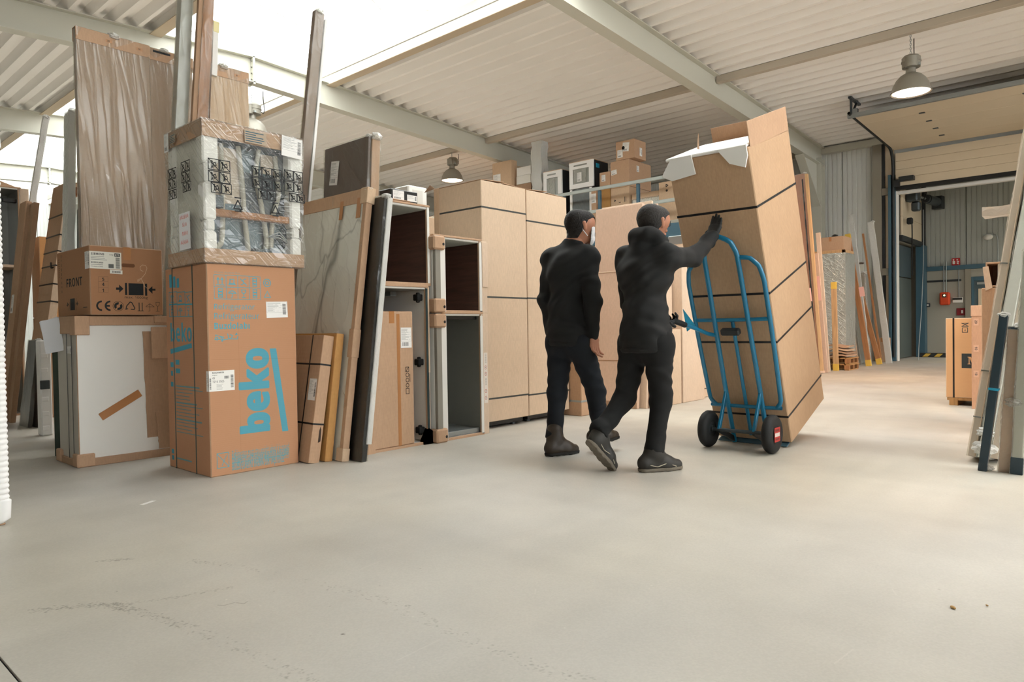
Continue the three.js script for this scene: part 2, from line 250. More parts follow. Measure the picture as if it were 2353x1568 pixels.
const ibeam = (L, h, w, tf = 0.016, tw = 0.01) => { const a = w / 2, b = tw / 2; return extr([[-a, 0], [a, 0], [a, tf], [b, tf], [b, h - tf], [a, h - tf], [a, h], [-a, h], [-a, h - tf], [-b, h - tf], [-b, tf], [-a, tf]], L).rotateY(PI / 2); };
FRAMES.slice(1, -1).forEach((z, k) => {
  const f = struct('roof_frame', 'painted steel portal frame with sloping roof beams and columns'); f.position.z = z;
  for (const s of [1, -1]) {
    const L = 11.75, g = ibeam(L, 0.45, 0.2); g.translate(0, -0.45, 0); g.rotateZ(-Math.atan(0.046)); g.translate(0, 5.725, 0);
    const o = part(f, 'beam', g, M.beam, [XR, 0, 0]); if (s < 0) o.rotation.y = PI;
    const xc = s > 0 ? XW - 0.35 : XL + 0.35, top = roofY(xc) - 0.3;
    part(f, 'column', ibeam(top, 0.3, 0.22).rotateZ(PI / 2).rotateY(s > 0 ? 0 : PI).translate(xc + s * 0.15, 0, 0), M.beam);
    part(f, 'haunch', extr([[0, 0], [-1.15 * s, 0], [0, -1.05]], 0.02).translate(xc - s * 0.15, roofY(xc) - 0.42, -0.01), M.beam);
    part(f, 'haunch_flange', beamBar([xc - s * 0.15, roofY(xc) - 1.47, 0], [xc - s * 1.3, roofY(xc) - 0.42, 0], 0.016, 0.2), M.beam);
  }
  part(f, 'ridge_plate', bar(XR - 0.02, 5.24, -0.1, XR + 0.02, 5.73, 0.1), M.beam);
  const bl = []; for (let i = 0; i < 4; i++) for (const q of [-0.06, 0.06]) for (const s of [-1, 1]) bl.push(rod([XR - 0.04, 5.32 + i * 0.11, q], [XR + 0.04, 5.32 + i * 0.11, q], 0.014, 6));
  part(f, 'bolt', merged(bl), M.beam).userData.kind = 'stuff';
});
for (const [x, tag] of [[12.15, 1], [0.25, -1]]) for (let i = 0; i + 1 < FRAMES.length; i++) {
  const p = struct('purlin', 'square steel tube purlin under the roof deck'); const y = roofY(x);
  part(p, 'tube', bar(x - 0.06, y - 0.13, FRAMES[i] + 0.02, x + 0.06, y - 0.005, FRAMES[i + 1] - 0.02, 0.006), M.purlin);
}
// sandwich-panel walls: every panel a metre wide with fine ribs
const panelGeo = (h) => { const q = [], n = 9; for (let i = 0; i < n; i++) { const a = i / n, w = 0.985 / n; q.push([-0.4925 + a * 0.985, 0], [-0.4925 + a * 0.985 + w * 0.72, 0], [-0.4925 + a * 0.985 + w * 0.77, 0.014], [-0.4925 + a * 0.985 + w * 0.95, 0.014]); } q.push([0.4925, 0], [0.4925, 0.1], [-0.4925, 0.1]); return extr(q, h).rotateX(-PI / 2); };
// (x across, y up, face toward +z)
const panelTall = panelGeo(5.6), panelHigh = panelGeo(3.2), panelTop = panelGeo(1.5);
function panelRow(parent, geo, from, to, dir, fixed, y0, turn, m) { for (let a = from; a < to - 0.3; a += 1) { const p = part(parent, 'panel', geo, m); if (dir === 'z') p.position.set(fixed, y0, a + 0.5); else p.position.set(a + 0.5, y0, fixed); p.rotation.y = turn; } }
{
  const w = struct('wall_right', 'grey ribbed sandwich panel wall on the loading door side');
  panelRow(w, panelTall, ZB - 0.15, -4.55, 'z', XW, 0, -PI / 2, M.wall); panelRow(w, panelTall, -0.35, ZF, 'z', XW, 0, -PI / 2, M.wall);
  part(w, 'head_panel', bar(XW, 4.05, -4.3, XW + 0.1, 5.6, -0.35), M.wall);
  part(w, 'core', merged([bar(XW + 0.1, 0, ZB - 0.2, XW + 0.2, 5.7, -4.12), bar(XW + 0.1, 0, -0.5, XW + 0.2, 5.7, ZF + 0.2), bar(XW + 0.1, 4.05, -4.12, XW + 0.2, 5.7, -0.5)]), M.conc);
  part(w, 'eaves_beam', bar(XW - 0.16, 5.05, ZB, XW - 0.002, 5.2, ZF), M.beam);
  part(w, 'corner_post', bar(XW - 0.14, 0, -4.55, XW, 5.05, -4.36), M.post);
  part(w, 'channel', bar(XW - 0.1, 0, -4.36, XW, 5.05, -4.3), M.darkSteel);
  for (const [y0, y1] of [[0, 2.0], [2.16, 3.86], [4.02, 5.05]]) part(w, 'infill_panel', bar(XW - 0.05, y0, -4.3, XW, y1, -4.12), M.cream);
  for (const y of [2.0, 3.86]) part(w, 'rail', bar(XW - 0.12, y, -4.36, XW, y + 0.16, -4.1), M.post);
  const l = struct('wall_left', 'grey ribbed sandwich panel wall'); panelRow(l, panelTall, ZB - 0.15, ZF, 'z', XL, 0, PI / 2, M.wall); part(l, 'core', bar(XL - 0.2, 0, ZB - 0.2, XL - 0.1, 5.7, ZF + 0.2), M.conc);
  const b = struct('wall_back', 'grey ribbed sandwich panel gable wall'); panelRow(b, panelGeo(6.1), XL, XW, 'x', ZB, 0, 0, M.wall); part(b, 'core', bar(XL - 0.2, 0, ZB - 0.2, XW + 0.2, 6.3, ZB - 0.1), M.conc);
  const f = struct('wall_front', 'grey ribbed sandwich panel gable wall behind the viewer'); panelRow(f, panelGeo(2.3), XL, XW, 'x', ZF, 0, PI, M.wall); panelRow(f, panelGeo(1.6), XL, XW, 'x', ZF, 4.5, PI, M.wall); part(f, 'core', merged([bar(XL - 0.2, 0, ZF + 0.1, XW + 0.2, 2.3, ZF + 0.2), bar(XL - 0.2, 4.5, ZF + 0.1, XW + 0.2, 6.3, ZF + 0.2)]), M.conc);
  for (let k = 0; k < 6; k++) { const x = XL + 0.2 + k * 3.94, wn = struct('window_' + (k + 2), 'added frosted window for fill light, in the unseen band behind the viewer'); part(wn, 'frame', merged([bar(x - 0.24, 2.3, ZF, x, 4.5, ZF + 0.15), bar(x + 3.7, 2.3, ZF, x + 3.94, 4.5, ZF + 0.15), bar(x, 2.3, ZF, x + 3.7, 2.36, ZF + 0.15), bar(x, 4.44, ZF, x + 3.7, 4.5, ZF + 0.15)]), M.galv); for (let i = 0; i < 3; i++) part(wn, 'pane', new THREE.PlaneGeometry(1.2, 2.08).rotateY(PI).translate(x + 0.62 + i * 1.235, 3.4, ZF + 0.08), M.frost); }  // window band added out of view to fill front faces and ceiling with light
}
{
  // sectional door pushed up under the roof
  const d = struct('door_1', 'cream sectional overhead door pushed up open under the roof'), z0 = -4.06, z1 = -0.45, x = XW - 0.14;
  for (let i = 0; i < 4; i++) part(d, 'door_section', bar(x - 0.02, 4.02 + i * 0.19, z0, x + 0.02, 4.02 + i * 0.19 + 0.187, z1, 0.004), M.cream);
  part(d, 'bottom_seal', bar(x - 0.03, 3.93, z0, x + 0.03, 4.02, z1), M.rubber);
  part(d, 'head_trim', bar(XW - 0.02, 3.86, z0 - 0.06, XW + 0.12, 3.93, z1), M.white);
  const tilt = Math.atan2(0.1, 3.1);
  const h = new THREE.Group(); h.name = 'raised_leaf'; d.add(h); h.position.set(x - 0.12, 4.83, 0); h.rotation.z = -tilt;
  for (let i = 0; i < 5; i++) part(h, 'door_section', bar(-0.62 * (i + 1) + 0.004, 0, z0, -0.62 * i, 0.04, z1, 0.004), M.cream);
  part(h, 'front_rail', bar(-3.16, -0.03, z0 - 0.1, -3.1, 0.05, z1 + 0.1), M.galv);
  for (let i = 0; i < 5; i++) for (const zz of [z0 + 1.0, z1 - 1.0]) part(h, 'handle_plate', bar(-0.62 * i - 0.66, -0.012, zz, -0.62 * i - 0.6, 0, zz + 0.1), M.steel);
  for (const [zz, s] of [[z0 - 0.05, 1], [z1 + 0.05, -1]]) {
    part(d, 'track', tube([[x - 0.02, 0.1, zz], [x - 0.02, 2.4, zz], [x - 0.02, 4.35, zz], [x - 0.06, 4.66, zz], [x - 0.22, 4.84, zz], [x - 0.5, 4.88, zz], [x - 1.6, 4.915, zz], [x - 3.35, 4.975, zz]], 0.032, 6, 60), M.darkSteel);
    for (let i = 0; i < 6; i++) part(d, 'roller_bracket', bar(-0.05, -0.06, -0.05, 0.05, 0.07, 0.06), M.galv, [x - 0.15 - i * 0.6, 4.93 + i * 0.018, zz + s * 0.05]);
    part(d, 'jamb', merged([bar(XW - 0.12, 0, zz - 0.05, XW - 0.04, 4.3, zz + 0.03), bar(XW - 0.2, 0, zz - 0.1, XW - 0.12, 4.3, zz - 0.04)]), M.blueSteel);
    part(d, 'inner_lining', bar(XW - 0.04, 0, zz - 0.02 + s * 0.03, XW + 0.14, 3.93, zz + 0.02 + s * 0.03), M.white);
    const xh = x - 3.2, yr = roofY(xh);
    part(d, 'hanger', merged([bar(xh - 0.02, 4.95, zz - 0.02, xh + 0.02, yr, zz + 0.02), beamBar([xh, 4.97, zz], [xh + 0.42, yr, zz], 0.035, 0.035), bar(xh - 0.1, yr - 0.06, zz - 0.03, xh + 0.55, yr - 0.02, zz + 0.03)]), M.steel);
  }
  part(d, 'seal_sensor', merged([bar(x - 0.2, 4.1, z0 + 0.1, x - 0.04, 4.2, z0 + 0.4), bar(x - 0.12, 4.0, z0 - 0.02, x - 0.03, 4.16, z0 + 0.1)]), M.darkSteel);
}
{
  // the lobby beyond the door
  const XB = 20.62, w = struct('wall_lobby', 'grey lobby wall seen through the open loading door');
  const lob = std({ color: '#a9ada7', roughness: 0.5 });
  panelRow(w, panelHigh, -4.1, 1.9, 'z', XB, 2.25, -PI / 2, lob);
  part(w, 'concrete_plinth', bar(XB - 0.06, 0, -4.1, XB + 0.1, 2.2, -0.95), M.conc); part(w, 'concrete_plinth', bar(XB - 0.06, 0, 0.25, XB + 0.1, 2.2, 1.9), M.conc);
  part(w, 'rail', bar(XB - 0.12, 2.2, -4.1, XB, 2.31, 1.9), M.blueSteel); part(w, 'rail', bar(XB - 0.1, 1.91, -4.1, XB - 0.062, 1.96, -3.2), M.darkSteel);
  part(w, 'core', merged([bar(XB + 0.1, 0, -4.3, XB + 0.2, 5.35, 2.0)]), M.conc);
  part(struct('ceiling_lobby', 'flat lobby ceiling'), 'slab', bar(XW + 0.2, 5.35, -4.4, XB + 0.2, 5.5, 2.0), M.conc); part(struct('wall_lobby_end', 'end wall of the lobby'), 'leaf', bar(XW + 0.2, 0, 1.9, XB + 0.1, 5.35, 2.0), M.conc);
  const s = struct('wall_lobby_side', 'side wall of the lobby with a second overhead door');
  part(s, 'wall_leaf', bar(XW + 0.2, 2.85, -4.2, XB + 0.1, 5.35, -4.1), M.conc); part(s, 'recess_back', bar(XW + 0.2, 0, -5.3, XB + 0.1, 5.35, -5.2), M.conc); part(s, 'recess_roof', bar(XW + 0.2, 2.85, -5.2, XB + 0.1, 2.95, -4.2), M.conc); part(s, 'recess_side', bar(XB + 0.0, 0, -5.2, XB + 0.1, 2.85, -4.15), M.conc);
  for (let i = 0; i < 3; i++) part(s, 'door_section', bar(XW + 0.35, 2.95 + i * 0.45, -4.08, XB - 0.25, 3.395 + i * 0.45, -4.03, 0.005), M.cream);
  part(s, 'bottom_seal', bar(XW + 0.3, 2.82, -4.09, XB - 0.2, 2.95, -4.02), M.darkSteel);
  part(s, 'post', bar(XB - 0.36, 0, -4.15, XB - 0.02, 2.85, -3.95), M.blueSteel); part(s, 'track', bar(XB - 0.2, 2.85, -4.05, XB - 0.1, 4.9, -3.97), M.darkSteel);
  part(s, 'inner_leaf', bar(XW + 0.55, 0.02, -4.3, XB - 0.36, 2.0, -4.25), std({ color: '#59625f', roughness: 0.4 })); part(s, 'inner_leaf', bar(XW + 0.55, 2.03, -4.3, XB - 0.36, 2.8, -4.25), std({ color: '#4c5a60', roughness: 0.4 }));
  const m = thing('door_motor', 'grey door motor with drive shaft and coil spring in the lobby', 'motor', [XW + 0.75, 3.85, -3.84], -0.13);
  part(m, 'gearbox', merged([bar(-0.2, -0.1, -0.16, 0.05, 0.32, 0.1, 0.03), bar(-0.08, -0.32, -0.08, 0.08, -0.1, 0.1, 0.03)]), M.steel);
  part(m, 'shaft', rod([0, 0.05, 0], [1.6, 0.05, 0], 0.025, 10), M.galv); part(m, 'drum', rod([0.62, 0.05, 0], [0.72, 0.05, 0], 0.1, 16), M.darkSteel);
  part(m, 'spring', rod([0.75, 0.05, 0], [1.5, 0.05, 0], 0.11, 16), M.steel); part(m, 'bracket', bar(1.4, -0.12, -0.12, 1.6, 0.2, 0.12, 0.01), M.darkSteel);
  part(m, 'cable', tube([[0.1, 0.2, 0.1], [0.25, 0.3, 0.12], [0.32, 0.12, 0.12], [0.2, -0.05, 0.1]], 0.012), M.rubber);
  const ch = thing('pull_chain', 'thin slack hand chain hanging beside the lobby door', 'chain', [XW + 1.0, 0, -3.75]); part(ch, 'strand', tube([[0.1, 3.6, 0], [-0.02, 2.4, 0.02], [-0.25, 1.2, 0.02], [-0.45, 0.3, 0.0], [-0.5, 0.0, 0.0]], 0.01, 5), M.galv);
  const pc = thing('plug_cable', 'black power plug and cable hanging by the lobby door', 'cable', [XW + 0.45, 2.6, -3.9]); part(pc, 'plug', bar(-0.06, 0.6, -0.06, 0.06, 0.75, 0.06, 0.02), M.rubber); part(pc, 'lead', tube([[0, 0.72, 0], [0.18, 0.72, 0], [0.22, 0.5, 0], [0.22, -0.6, 0]], 0.014, 6), M.rubber);
  const th = thing('threshold_ramp', 'black and yellow striped threshold strip across the lobby floor', 'threshold', [XB - 0.35, 0, -2.3]);
  part(th, 'kerb', bar(-0.05, 0, -1.75, 0.05, 0.11, 1.75), M.darkSteel);
  for (let i = 0; i < 13; i++) part(th, 'stripe', extr([[-0.1, 0.015], [0.02, 0.015], [0.1, 0.095], [-0.02, 0.095]], 0.004).rotateY(-PI / 2).translate(-0.051, 0, -1.6 + i * 0.26), M.yellow);
  part(th, 'ledge', bar(0.05, 0, -1.75, 0.28, 0.1, 1.75), M.conc);
}
// ---------- goods in the foreground row ----------
// flat ink: strokes in the xy plane, each [[x,y],...]; facing +z
function ink(strokes, w) {
  const q = []; for (const s of strokes) for (let i = 0; i + 1 < s.length; i++) { const [a, b] = [s[i], s[i + 1]], dx = b[0] - a[0], dy = b[1] - a[1], L = Math.hypot(dx, dy) || 1e-6, g = new THREE.PlaneGeometry(L + w * 0.6, w); g.rotateZ(Math.atan2(dy, dx)); g.translate((a[0] + b[0]) / 2, (a[1] + b[1]) / 2, 0); q.push(g); }
  return mergeGeometries(q);
}
const circ = (x, y, r, a0 = 0, a1 = 2 * PI, n = 10) => Array.from({ length: n + 1 }, (_, i) => [x + r * Math.cos(a0 + (a1 - a0) * i / n), y + r * Math.sin(a0 + (a1 - a0) * i / n)]);
const sq = (x, y, w, h) => [[x, y], [x + w, y], [x + w, y + h], [x, y + h], [x, y]];
const inkMat = std({ color: '#15171a', roughness: 0.6, side: THREE.DoubleSide }), inkRed = std({ color: '#d2493a', side: THREE.DoubleSide });
function onFace(m, face, pos) { m.position.set(...pos); m.rotation.y = { pz: 0, nx: -PI / 2, px: PI / 2 }[face]; return m; }
function kraftFill(g, w, h, hex) {
  g.fillStyle = hex; g.fillRect(0, 0, w, h);
  for (let i = 0; i < w * h / 260; i++) { g.fillStyle = rnd() > 0.5 ? 'rgba(255,235,210,0.05)' : 'rgba(70,35,10,0.05)'; g.fillRect(rnd(w), rnd(h), rnd(2, 14), 1); }
  for (let y = 0; y < h; y += 6) { g.fillStyle = 'rgba(60,30,10,0.025)'; g.fillRect(0, y, w, 2); }
}
// perspective-free placement: zoom pixels on a face quad (tl, tr, bl, br) with the depths of its left and right edge to canvas pixels
function facemap(q, dl, dr, W, H) {
  return (x, y) => {
    let s = 0.5, t = 0.5;
    for (let k = 0; k < 6; k++) { const lx = q.tl[0] + (q.bl[0] - q.tl[0]) * t, rx = q.tr[0] + (q.br[0] - q.tr[0]) * t; s = (x - lx) / (rx - lx); const ty = q.tl[1] + (q.tr[1] - q.tl[1]) * s, by = q.bl[1] + (q.br[1] - q.bl[1]) * s; t = (y - ty) / (by - ty); }
    return [W * s * dl / (dr - s * (dr - dl)), H * t];
  };
}
const fitText = (g, s, x0, y0, x1, y1, font) => { g.save(); g.font = `${font} 100px sans-serif`; const m = g.measureText(s), a = m.actualBoundingBoxAscent, d = m.actualBoundingBoxDescent; g.translate(x0, y1); g.scale((x1 - x0) / m.width, (y1 - y0) / (a + d)); g.fillText(s, 0, -d); g.restore(); };
function cargoIcon(g, k, x, y, s) {   // little handling pictograms
  g.save(); g.translate(x, y); g.scale(s, s); g.lineWidth = 0.08; g.beginPath();
  if (k === 0) for (const q of [0.3, 0.7]) { g.moveTo(q, 0.8); g.lineTo(q, 0.25); g.moveTo(q - 0.13, 0.42); g.lineTo(q, 0.2); g.lineTo(q + 0.13, 0.42); }
  if (k === 0) { g.moveTo(0.1, 0.88); g.lineTo(0.9, 0.88); }
  if (k === 1) { g.rect(0.3, 0.3, 0.4, 0.4); g.moveTo(0.12, 0.8); g.lineTo(0.88, 0.8); g.moveTo(0.2, 0.8); g.lineTo(0.3, 0.6); g.moveTo(0.8, 0.8); g.lineTo(0.7, 0.6); }
  if (k === 2) { g.moveTo(0.15, 0.2); g.lineTo(0.85, 0.85); g.moveTo(0.8, 0.2); g.quadraticCurveTo(0.3, 0.3, 0.5, 0.5); g.quadraticCurveTo(0.6, 0.7, 0.2, 0.8); }
  if (k === 3) { g.rect(0.3, 0.1, 0.4, 0.25); g.rect(0.3, 0.4, 0.4, 0.25); g.rect(0.3, 0.7, 0.4, 0.2); }
  if (k === 4) { g.moveTo(0.12, 0.5); g.quadraticCurveTo(0.5, 0.05, 0.88, 0.5); g.lineTo(0.12, 0.5); g.moveTo(0.5, 0.5); g.lineTo(0.5, 0.85); g.quadraticCurveTo(0.45, 0.95, 0.36, 0.86); }
  if (k === 5) { g.moveTo(0.28, 0.15); g.lineTo(0.3, 0.35); g.quadraticCurveTo(0.5, 0.65, 0.7, 0.35); g.lineTo(0.72, 0.15); g.closePath(); g.moveTo(0.5, 0.55); g.lineTo(0.5, 0.85); g.moveTo(0.3, 0.88); g.lineTo(0.7, 0.88); }
  if (k === 6) { g.arc(0.5, 0.5, 0.38, 0, 7); g.moveTo(0.68, 0.5); g.arc(0.5, 0.5, 0.18, 0, 7); }
  if (k === 7) { g.moveTo(0.5, 0.12); g.lineTo(0.92, 0.85); g.lineTo(0.08, 0.85); g.closePath(); }
  g.stroke(); g.restore();
}
{ // white ribbed foam parcel at the left edge
  const t = thing('foam_parcel', 'tall parcel wrapped in white ribbed foam at the left edge', 'parcel', [0.585, 0, -4.29]);
  const ring = (w, d, r, n = 5) => { const q = []; for (const [cx, cz, a0] of [[w / 2 - r, d / 2 - r, 0], [-w / 2 + r, d / 2 - r, 1], [-w / 2 + r, -d / 2 + r, 2], [w / 2 - r, -d / 2 + r, 3]]) for (let i = 0; i <= n; i++) { const a = (a0 + i / n) * PI / 2; q.push([cx + r * Math.cos(a), cz + r * Math.sin(a)]); } return q; };
  const loft = (levels) => { const P = [], I = [], m = levels[0][1].length; levels.forEach(([y, q]) => q.forEach((p) => P.push(p[0], y, p[1]))); for (let j = 0; j + 1 < levels.length; j++) for (let i = 0; i < m; i++) { const a = j * m + i, b = j * m + (i + 1) % m; I.push(a, a + m, b, b, a + m, b + m); } const g = new THREE.BufferGeometry(); g.setAttribute('position', new THREE.Float32BufferAttribute(P, 3)); g.setAttribute('uv', new THREE.Float32BufferAttribute(new Array(P.length / 3 * 2).fill(0), 2)); g.setIndex(I); g.computeVertexNormals(); return g; };
  const lv = []; for (let y = 0.12; y <= 1.80; y += 0.0052) { const o = 0.006 * Math.pow(Math.abs(Math.sin(PI * (y - 0.12) / 0.0262)), 0.7); lv.push([y, ring(0.585 + o * 2 - 0.016, 0.60 + o * 2 - 0.016, 0.04)]); }
  part(t, 'ribbed_wrap', loft(lv), M.foam);
  part(t, 'end_cap', loft([[0.008, ring(0.5, 0.5, 0.03)], [0.008, ring(0.545, 0.56, 0.04)], [0.03, ring(0.585, 0.6, 0.04)], [0.115, ring(0.592, 0.607, 0.04)], [0.125, ring(0.57, 0.59, 0.04)]]), M.foam);
  part(t, 'end_cap', loft([[1.79, ring(0.575, 0.59, 0.04)], [1.80, ring(0.59, 0.605, 0.04)], [1.88, ring(0.585, 0.6, 0.05)], [1.905, ring(0.54, 0.555, 0.05)], [1.905, ring(0.02, 0.02, 0.005)]]), M.foam);
  part(t, 'base_board', bar(-0.27, 0, -0.27, 0.27, 0.01, 0.27), M.cardD);
}
{ // the refrigerator carton
  const w = 0.61, h = 1.335, d = 0.61, inkC = '#4f9fb4';
  const pz = ctex(768, 1680, (g, W, H) => {
    kraftFill(g, W, H, '#bb8a67'); const m = facemap({ tl: [350, 148], tr: [908, 182], bl: [367, 1513], br: [917, 1418] }, 4.31, 4.8, W, H);
    g.fillStyle = g.strokeStyle = inkC; let a, b;
    const T = (s, x, y, x1, y1, f) => { a = m(x, y); b = m(x1, y1); fitText(g, s, a[0], a[1], b[0], b[1], f); };
    g.globalAlpha = 0.6; T('Front Avant Ön', 395, 192, 560, 214, 'normal'); g.globalAlpha = 0.95;
    a = m(393, 217); b = m(692, 378); g.lineWidth = 4; const cw = (b[0] - a[0]) / 4, chh = (b[1] - a[1]) / 2;
    for (let i = 0; i < 4; i++) for (let j = 0; j < 2; j++) { g.strokeRect(a[0] + i * cw, a[1] + j * chh, cw, chh); cargoIcon(g, [[0, 1, 2, 3], [3, 4, 5, 3]][j][i], a[0] + i * cw + 8, a[1] + j * chh + 6, Math.min(cw, chh) - 12); }
    a = m(705, 238); cargoIcon(g, 6, a[0], a[1], 84); a = m(712, 318); cargoIcon(g, 7, a[0], a[1], 68);
    T('Refrigerator', 387, 400, 655, 452, 'normal'); T('Refrigerateur', 387, 458, 683, 512, 'normal'); T('Buzdolabı', 387, 522, 623, 564, 'bold');
    g.lineWidth = 7; g.lineCap = 'round'; const st = (pts) => { g.beginPath(); pts.forEach((p, i) => { const q = m(...p); i ? g.lineTo(...q) : g.moveTo(...q); }); g.stroke(); };   // Arabic word for fridge, drawn by hand
    st([[395, 628], [404, 616], [414, 622], [412, 634], [396, 632]]); st([[414, 630], [432, 630], [440, 618], [428, 612], [452, 616], [440, 636], [470, 630], [492, 626]]); st([[478, 596], [486, 626], [500, 628], [508, 606], [496, 600]]); st([[508, 628], [540, 628], [543, 612]]); for (const p of [[400, 604], [408, 604], [442, 642], [530, 600], [538, 598], [534, 592]]) { const q = m(...p); g.beginPath(); g.arc(q[0], q[1], 5, 0, 7); g.fill(); }
    // the upright brand word and its slanted bar
    a = m(556, 1250); b = m(735, 680); g.save(); g.translate(b[0], a[1]); g.rotate(-PI / 2); g.font = 'bold 100px sans-serif'; const mt = g.measureText('beko'); g.scale((a[1] - b[1]) / mt.width, (b[0] - a[0]) / (mt.actualBoundingBoxAscent + mt.actualBoundingBoxDescent)); g.lineWidth = 7; g.lineJoin = 'round'; g.fillText('beko', 0, -mt.actualBoundingBoxDescent); g.strokeText('beko', 0, -mt.actualBoundingBoxDescent); g.restore();
    g.beginPath(); [[746, 690], [787, 688], [858, 1216], [820, 1221]].forEach((p, i) => (i ? g.lineTo(...m(...p)) : g.moveTo(...m(...p)))); g.fill();
    a = m(400, 1365); b = m(477, 1447); g.lineWidth = 5; g.strokeRect(a[0], a[1], b[0] - a[0], b[1] - a[1]); g.beginPath(); g.moveTo(a[0], a[1]); g.lineTo(b[0], b[1]); g.moveTo(b[0] - 20, a[1] + 20); g.lineTo(a[0] + 40, b[1] - 18); g.stroke();
    g.globalAlpha = 0.75; ['Refrigerator must stay upright when it is moved', 'Réfrigérateur à garder debout pendant le transport', 'Gefrierteil beim Transport immer aufrecht stellen', 'BUZDOLABINI DAİMA DİK TAŞIYINIZ'].forEach((s, i) => T(s, 495, 1340 + i * 25 - i * 2, i === 3 ? 830 : 862, 1362 + i * 25 - i * 2, i === 3 ? 'bold' : 'normal'));
    g.globalAlpha = 0.12; g.strokeStyle = '#5a3010'; g.lineWidth = 3; st([[545, 390], [556, 1480]]); st([[372, 760], [912, 752]]);
  });
  const nx = ctex(512, 1120, (g, W, H) => {
    kraftFill(g, W, H, '#b88663'); const m = facemap({ tl: [105, 188], tr: [350, 148], bl: [117, 1438], br: [367, 1513] }, 4.75, 4.31, W, H);
    g.fillStyle = g.strokeStyle = '#3f93ab'; let a = m(127, 640), b = m(262, 520); fitText(g, 'beko', a[0], b[1], b[0], a[1] + 6, 'bold');
    g.beginPath(); [[128, 692], [258, 654], [260, 684], [130, 722]].forEach((p, i) => (i ? g.lineTo(...m(...p)) : g.moveTo(...m(...p)))); g.fill();
    const box = (x, y, x1, y1) => { const p = m(x, y), q = m(x1, y1); g.strokeRect(p[0], p[1], q[0] - p[0], q[1] - p[1]); return [p, q]; }; g.lineWidth = 4;
    for (let j = 0; j < 2; j++) for (let i = 0; i < 3; i++) { const [p] = box(125 + i * 48, 330 + j * 80, 173 + i * 48, 402 + j * 80); cargoIcon(g, i + j * 3, p[0] + 10, p[1] + 4, 60); }
    for (let i = 0; i < 3; i++) { const p = m(128 + 22 * i, 300), q = m(142 + 22 * i, 215 + 12 * i); g.fillRect(p[0], q[1], q[0] - p[0], p[1] - q[1]); }
    for (const [x, y, w2] of [[128, 775, 18], [158, 760, 24], [130, 830, 12], [158, 815, 28], [128, 900, 16], [128, 1330, 14], [130, 1370, 12]]) { const p = m(x, y), q = m(x + w2, y + 32); g.fillRect(p[0], p[1], q[0] - p[0], q[1] - p[1]); }
    g.globalAlpha = 0.7; for (let i = 0; i < 15; i++) { const p = m(160, 922 + i * 21), q = m(160 + rnd(80, 165), 922); g.fillRect(p[0], p[1], q[0] - p[0], i % 5 ? 4 : 8); } const e = m(160, 1385); g.fillRect(e[0], e[1], 190, 8);
  });
  const t = carton('refrigerator_carton', 'tall brown fridge carton printed in blue with a big upright brand word', 'carton', [w, h, d], [2.27, 0, -4.27 - d / 2], 0, M.cardC, { faces: { pz: std({ map: pz, bumpMap: flute, bumpScale: 0.0003 }), nx: std({ map: nx, bumpMap: flute, bumpScale: 0.0003 }) }, tape: false });
  strap(t, w, h, d, 'x', 0.1, std({ color: '#1f3d3a', roughness: 0.4 })); strap(t, w, h, d, 'x', -0.2, std({ color: '#1f3d3a', roughness: 0.4 }));
  const l1 = ctex(384, 256, (g) => { g.fillStyle = '#eceae4'; g.fillRect(0, 0, 384, 256); g.fillStyle = '#222'; g.font = 'bold 26px sans-serif'; g.fillText('BLSA210M3SN', 50, 34); g.font = '14px sans-serif'; g.fillText('Refrigerator', 50, 60); g.font = 'bold 30px sans-serif'; g.fillText('CE', 52, 104); g.font = '38px sans-serif'; g.fillText('7216 3505', 50, 150); barcode(g, 230, 70, 70, 34); barcode(g, 325, 60, 42, 160, true); barcode(g, 8, 90, 24, 140, true); g.fillStyle = '#999'; for (let i = 0; i < 5; i++) g.fillRect(110, 170 + i * 15, 60 + rnd(90), 4); });
  sticker(t, l1, 0.165, 0.128, [-w / 2 + 0.082, 0.60, d / 2 + 0.0015]); sticker(t, LB[1], 0.03, 0.128, [-w / 2 - 0.0015, 0.60, d / 2 - 0.016], 'nx');
  sticker(t, labelTex(1), 0.155, 0.107, [0.165, 1.05, d / 2 + 0.0015], 'pz', 0.03);
}
